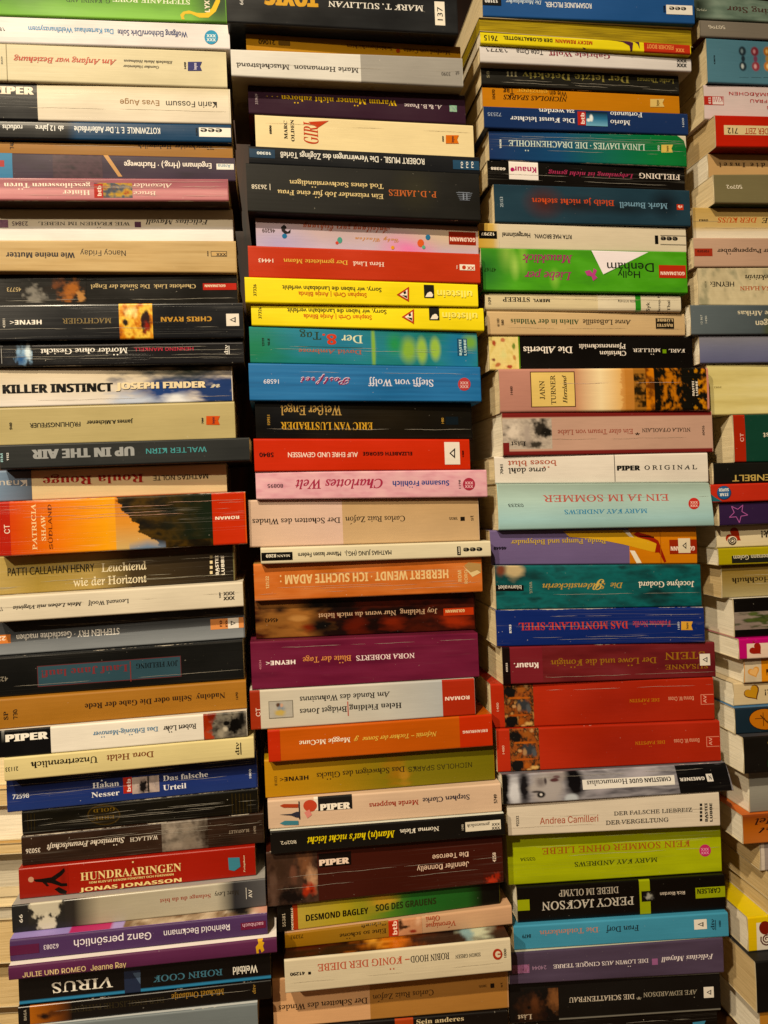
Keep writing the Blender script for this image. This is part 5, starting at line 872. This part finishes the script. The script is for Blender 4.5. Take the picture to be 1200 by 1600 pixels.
            S.f += [tuple(k0+vt.index for vt in fc.verts) for fc in bm.faces]; bm.free()
    # creases: the card has cracked along the spine
    rr = random.Random(int(sd*1000)); lum = sum(base)/3; h += .00004
    cc = mixc(base, (.30, .25, .18), .55) if lum > .3 else mixc(base, (.62, .58, .5), .55)
    for _ in range(min(4, int(max(0, wear-.35)*5+rr.random()))):
        v0 = rr.uniform(.14, .86); u = rr.uniform(0, .3)
        while u < .99:
            ue = min(.995, u+rr.uniform(.06, .5)); k0 = len(C.v); nn = max(3, int((ue-u)*90)); ph = rr.uniform(0, 50)
            for i in range(nn+1):
                uu = u+(ue-u)*i/nn; vv = v0+(.0006*noise.noise(Vector((uu*9, ph, 0)))+.0002*noise.noise(Vector((uu*60, ph, 3))))/H
                wd = (.00011*min(1, i/3, (nn-i)/3)*(.55+.9*abs(noise.noise(Vector((uu*40, ph, 7)))))+.00001)/H
                for g in (-wd, wd):
                    C.v.append(mp(uu, vv+g, h)); C.c.append(cc); C.uv.append((uu*LEN, vv*H)); C.e.append(9)
            for i in range(nn): C.f.append((k0+2*i, k0+2*i+1, k0+2*i+3, k0+2*i+2))
            u = ue+rr.uniform(.01, .25)
    if b.get('art'):   # the upper cover carries a picture of its own
        S = sheet('cover_picture'); fn = b['art'] if callable(b['art']) else AR(NZ(['#1c100c','#3a1c10','#6a2c14'],6,3,3),(.45,.5,.16,.9,'#d87828',.8),(.4,.5,.06,.5,'#f0b050',.8),(.88,.5,.08,.6,'#c8d0b8',.7),(.82,.4,.03,.4,'#8cb0b8',.7),(.1,.6,.08,.6,'#5a1c14',.8),rag=.8)
        k0 = len(S.v)
        for j in range(9):
            for i in range(121):
                p = mp(i/120, 0)+n*(.0004+.03*j/8)+Vector((0, 0, .00006))
                S.v.append(p); S.c.append(fn(i/120, j/8)); S.uv.append((i/120*LEN, -.03*j/8)); S.e.append(2)
        for j in range(8):
            for i in range(120): S.f.append((k0+j*121+i, k0+j*121+i+1, k0+j*121+122+i, k0+j*121+121+i))
    root = bpy.data.objects.new('book', None); COL.objects.link(root)
    root.empty_display_size = .02; root.location = org
    root['label'] = b['label']; root['category'] = 'book'; root['group'] = 'books piled flat in tall stacks'
    mat = M_MATT if sd % 3 < 1 else M_GLOSS
    uo = (RND.uniform(0, 50), RND.uniform(0, 50))
    for nm, s in kids.items():
        if s.f: s.build(nm.split('#')[0], mat, root, org, wear, uo)
    o = pg.build('page_block', PAPERS[b.get('pages', RND.choice('wccy'))], root, org, 0, uo)

if os.environ.get('GAPS'):
    for b in BOOKS:
        if len(b['label'].replace('-',' ').split())>16: print('LONG',b['label'])
for b in BOOKS: make_book(b)
bpy.data.objects.remove(_to)

# ------------------------------------------------------------------ what the stacks stand on and lean towards
zlow = min(p.z for b in BOOKS for p in b['P'])
for name, bs in STACKS.items():
    pass
def wood(name, c1, c2, scale):
    mt = bpy.data.materials.new(name); N, L = nodes(mt); b = N['Principled BSDF']
    tc = N.new('ShaderNodeNewGeometry'); mpn = N.new('ShaderNodeMapping'); mpn.inputs['Scale'].default_value = scale; L.new(tc.outputs['Position'], mpn.inputs[0])
    nz = N.new('ShaderNodeTexNoise'); nz.inputs['Scale'].default_value = 1; nz.inputs['Detail'].default_value = 6; nz.inputs['Distortion'].default_value = 1.5; L.new(mpn.outputs[0], nz.inputs['Vector'])
    r = N.new('ShaderNodeValToRGB'); r.color_ramp.elements[0].position = .35; r.color_ramp.elements[1].position = .68
    r.color_ramp.elements[0].color = (*lin(c1), 1); r.color_ramp.elements[1].color = (*lin(c2), 1)
    L.new(nz.outputs['Fac'], r.inputs[0]); L.new(r.outputs[0], b.inputs['Base Color']); b.inputs['Roughness'].default_value = .5
    return mt
def slab(name, lo, hi, mat, **props):
    x0, y0, z0 = lo; x1, y1, z1 = hi
    v = [(x0,y0,z0),(x1,y0,z0),(x1,y1,z0),(x0,y1,z0),(x0,y0,z1),(x1,y0,z1),(x1,y1,z1),(x0,y1,z1)]
    me = bpy.data.meshes.new(name); me.from_pydata(v, [], [(0,3,2,1),(4,5,6,7),(0,1,5,4),(1,2,6,5),(2,3,7,6),(3,0,4,7)])
    me.materials.append(mat); o = bpy.data.objects.new(name, me); COL.objects.link(o)
    for k, q in props.items(): o[k] = q
    return o
slab('floor', (-3, -3, zlow-.03), (3, .40, zlow), wood('floor_boards', '#5c3c20', '#8c6238', (3, 40, 3)), kind='structure')
slab('wooden_wall', (-3, .34, zlow), (3, .38, 1.1), wood('wall_boards', '#1c0e08', '#6a351c', (30, 3, 4)), label='dark reddish wooden wall behind the book stacks', category='wall')
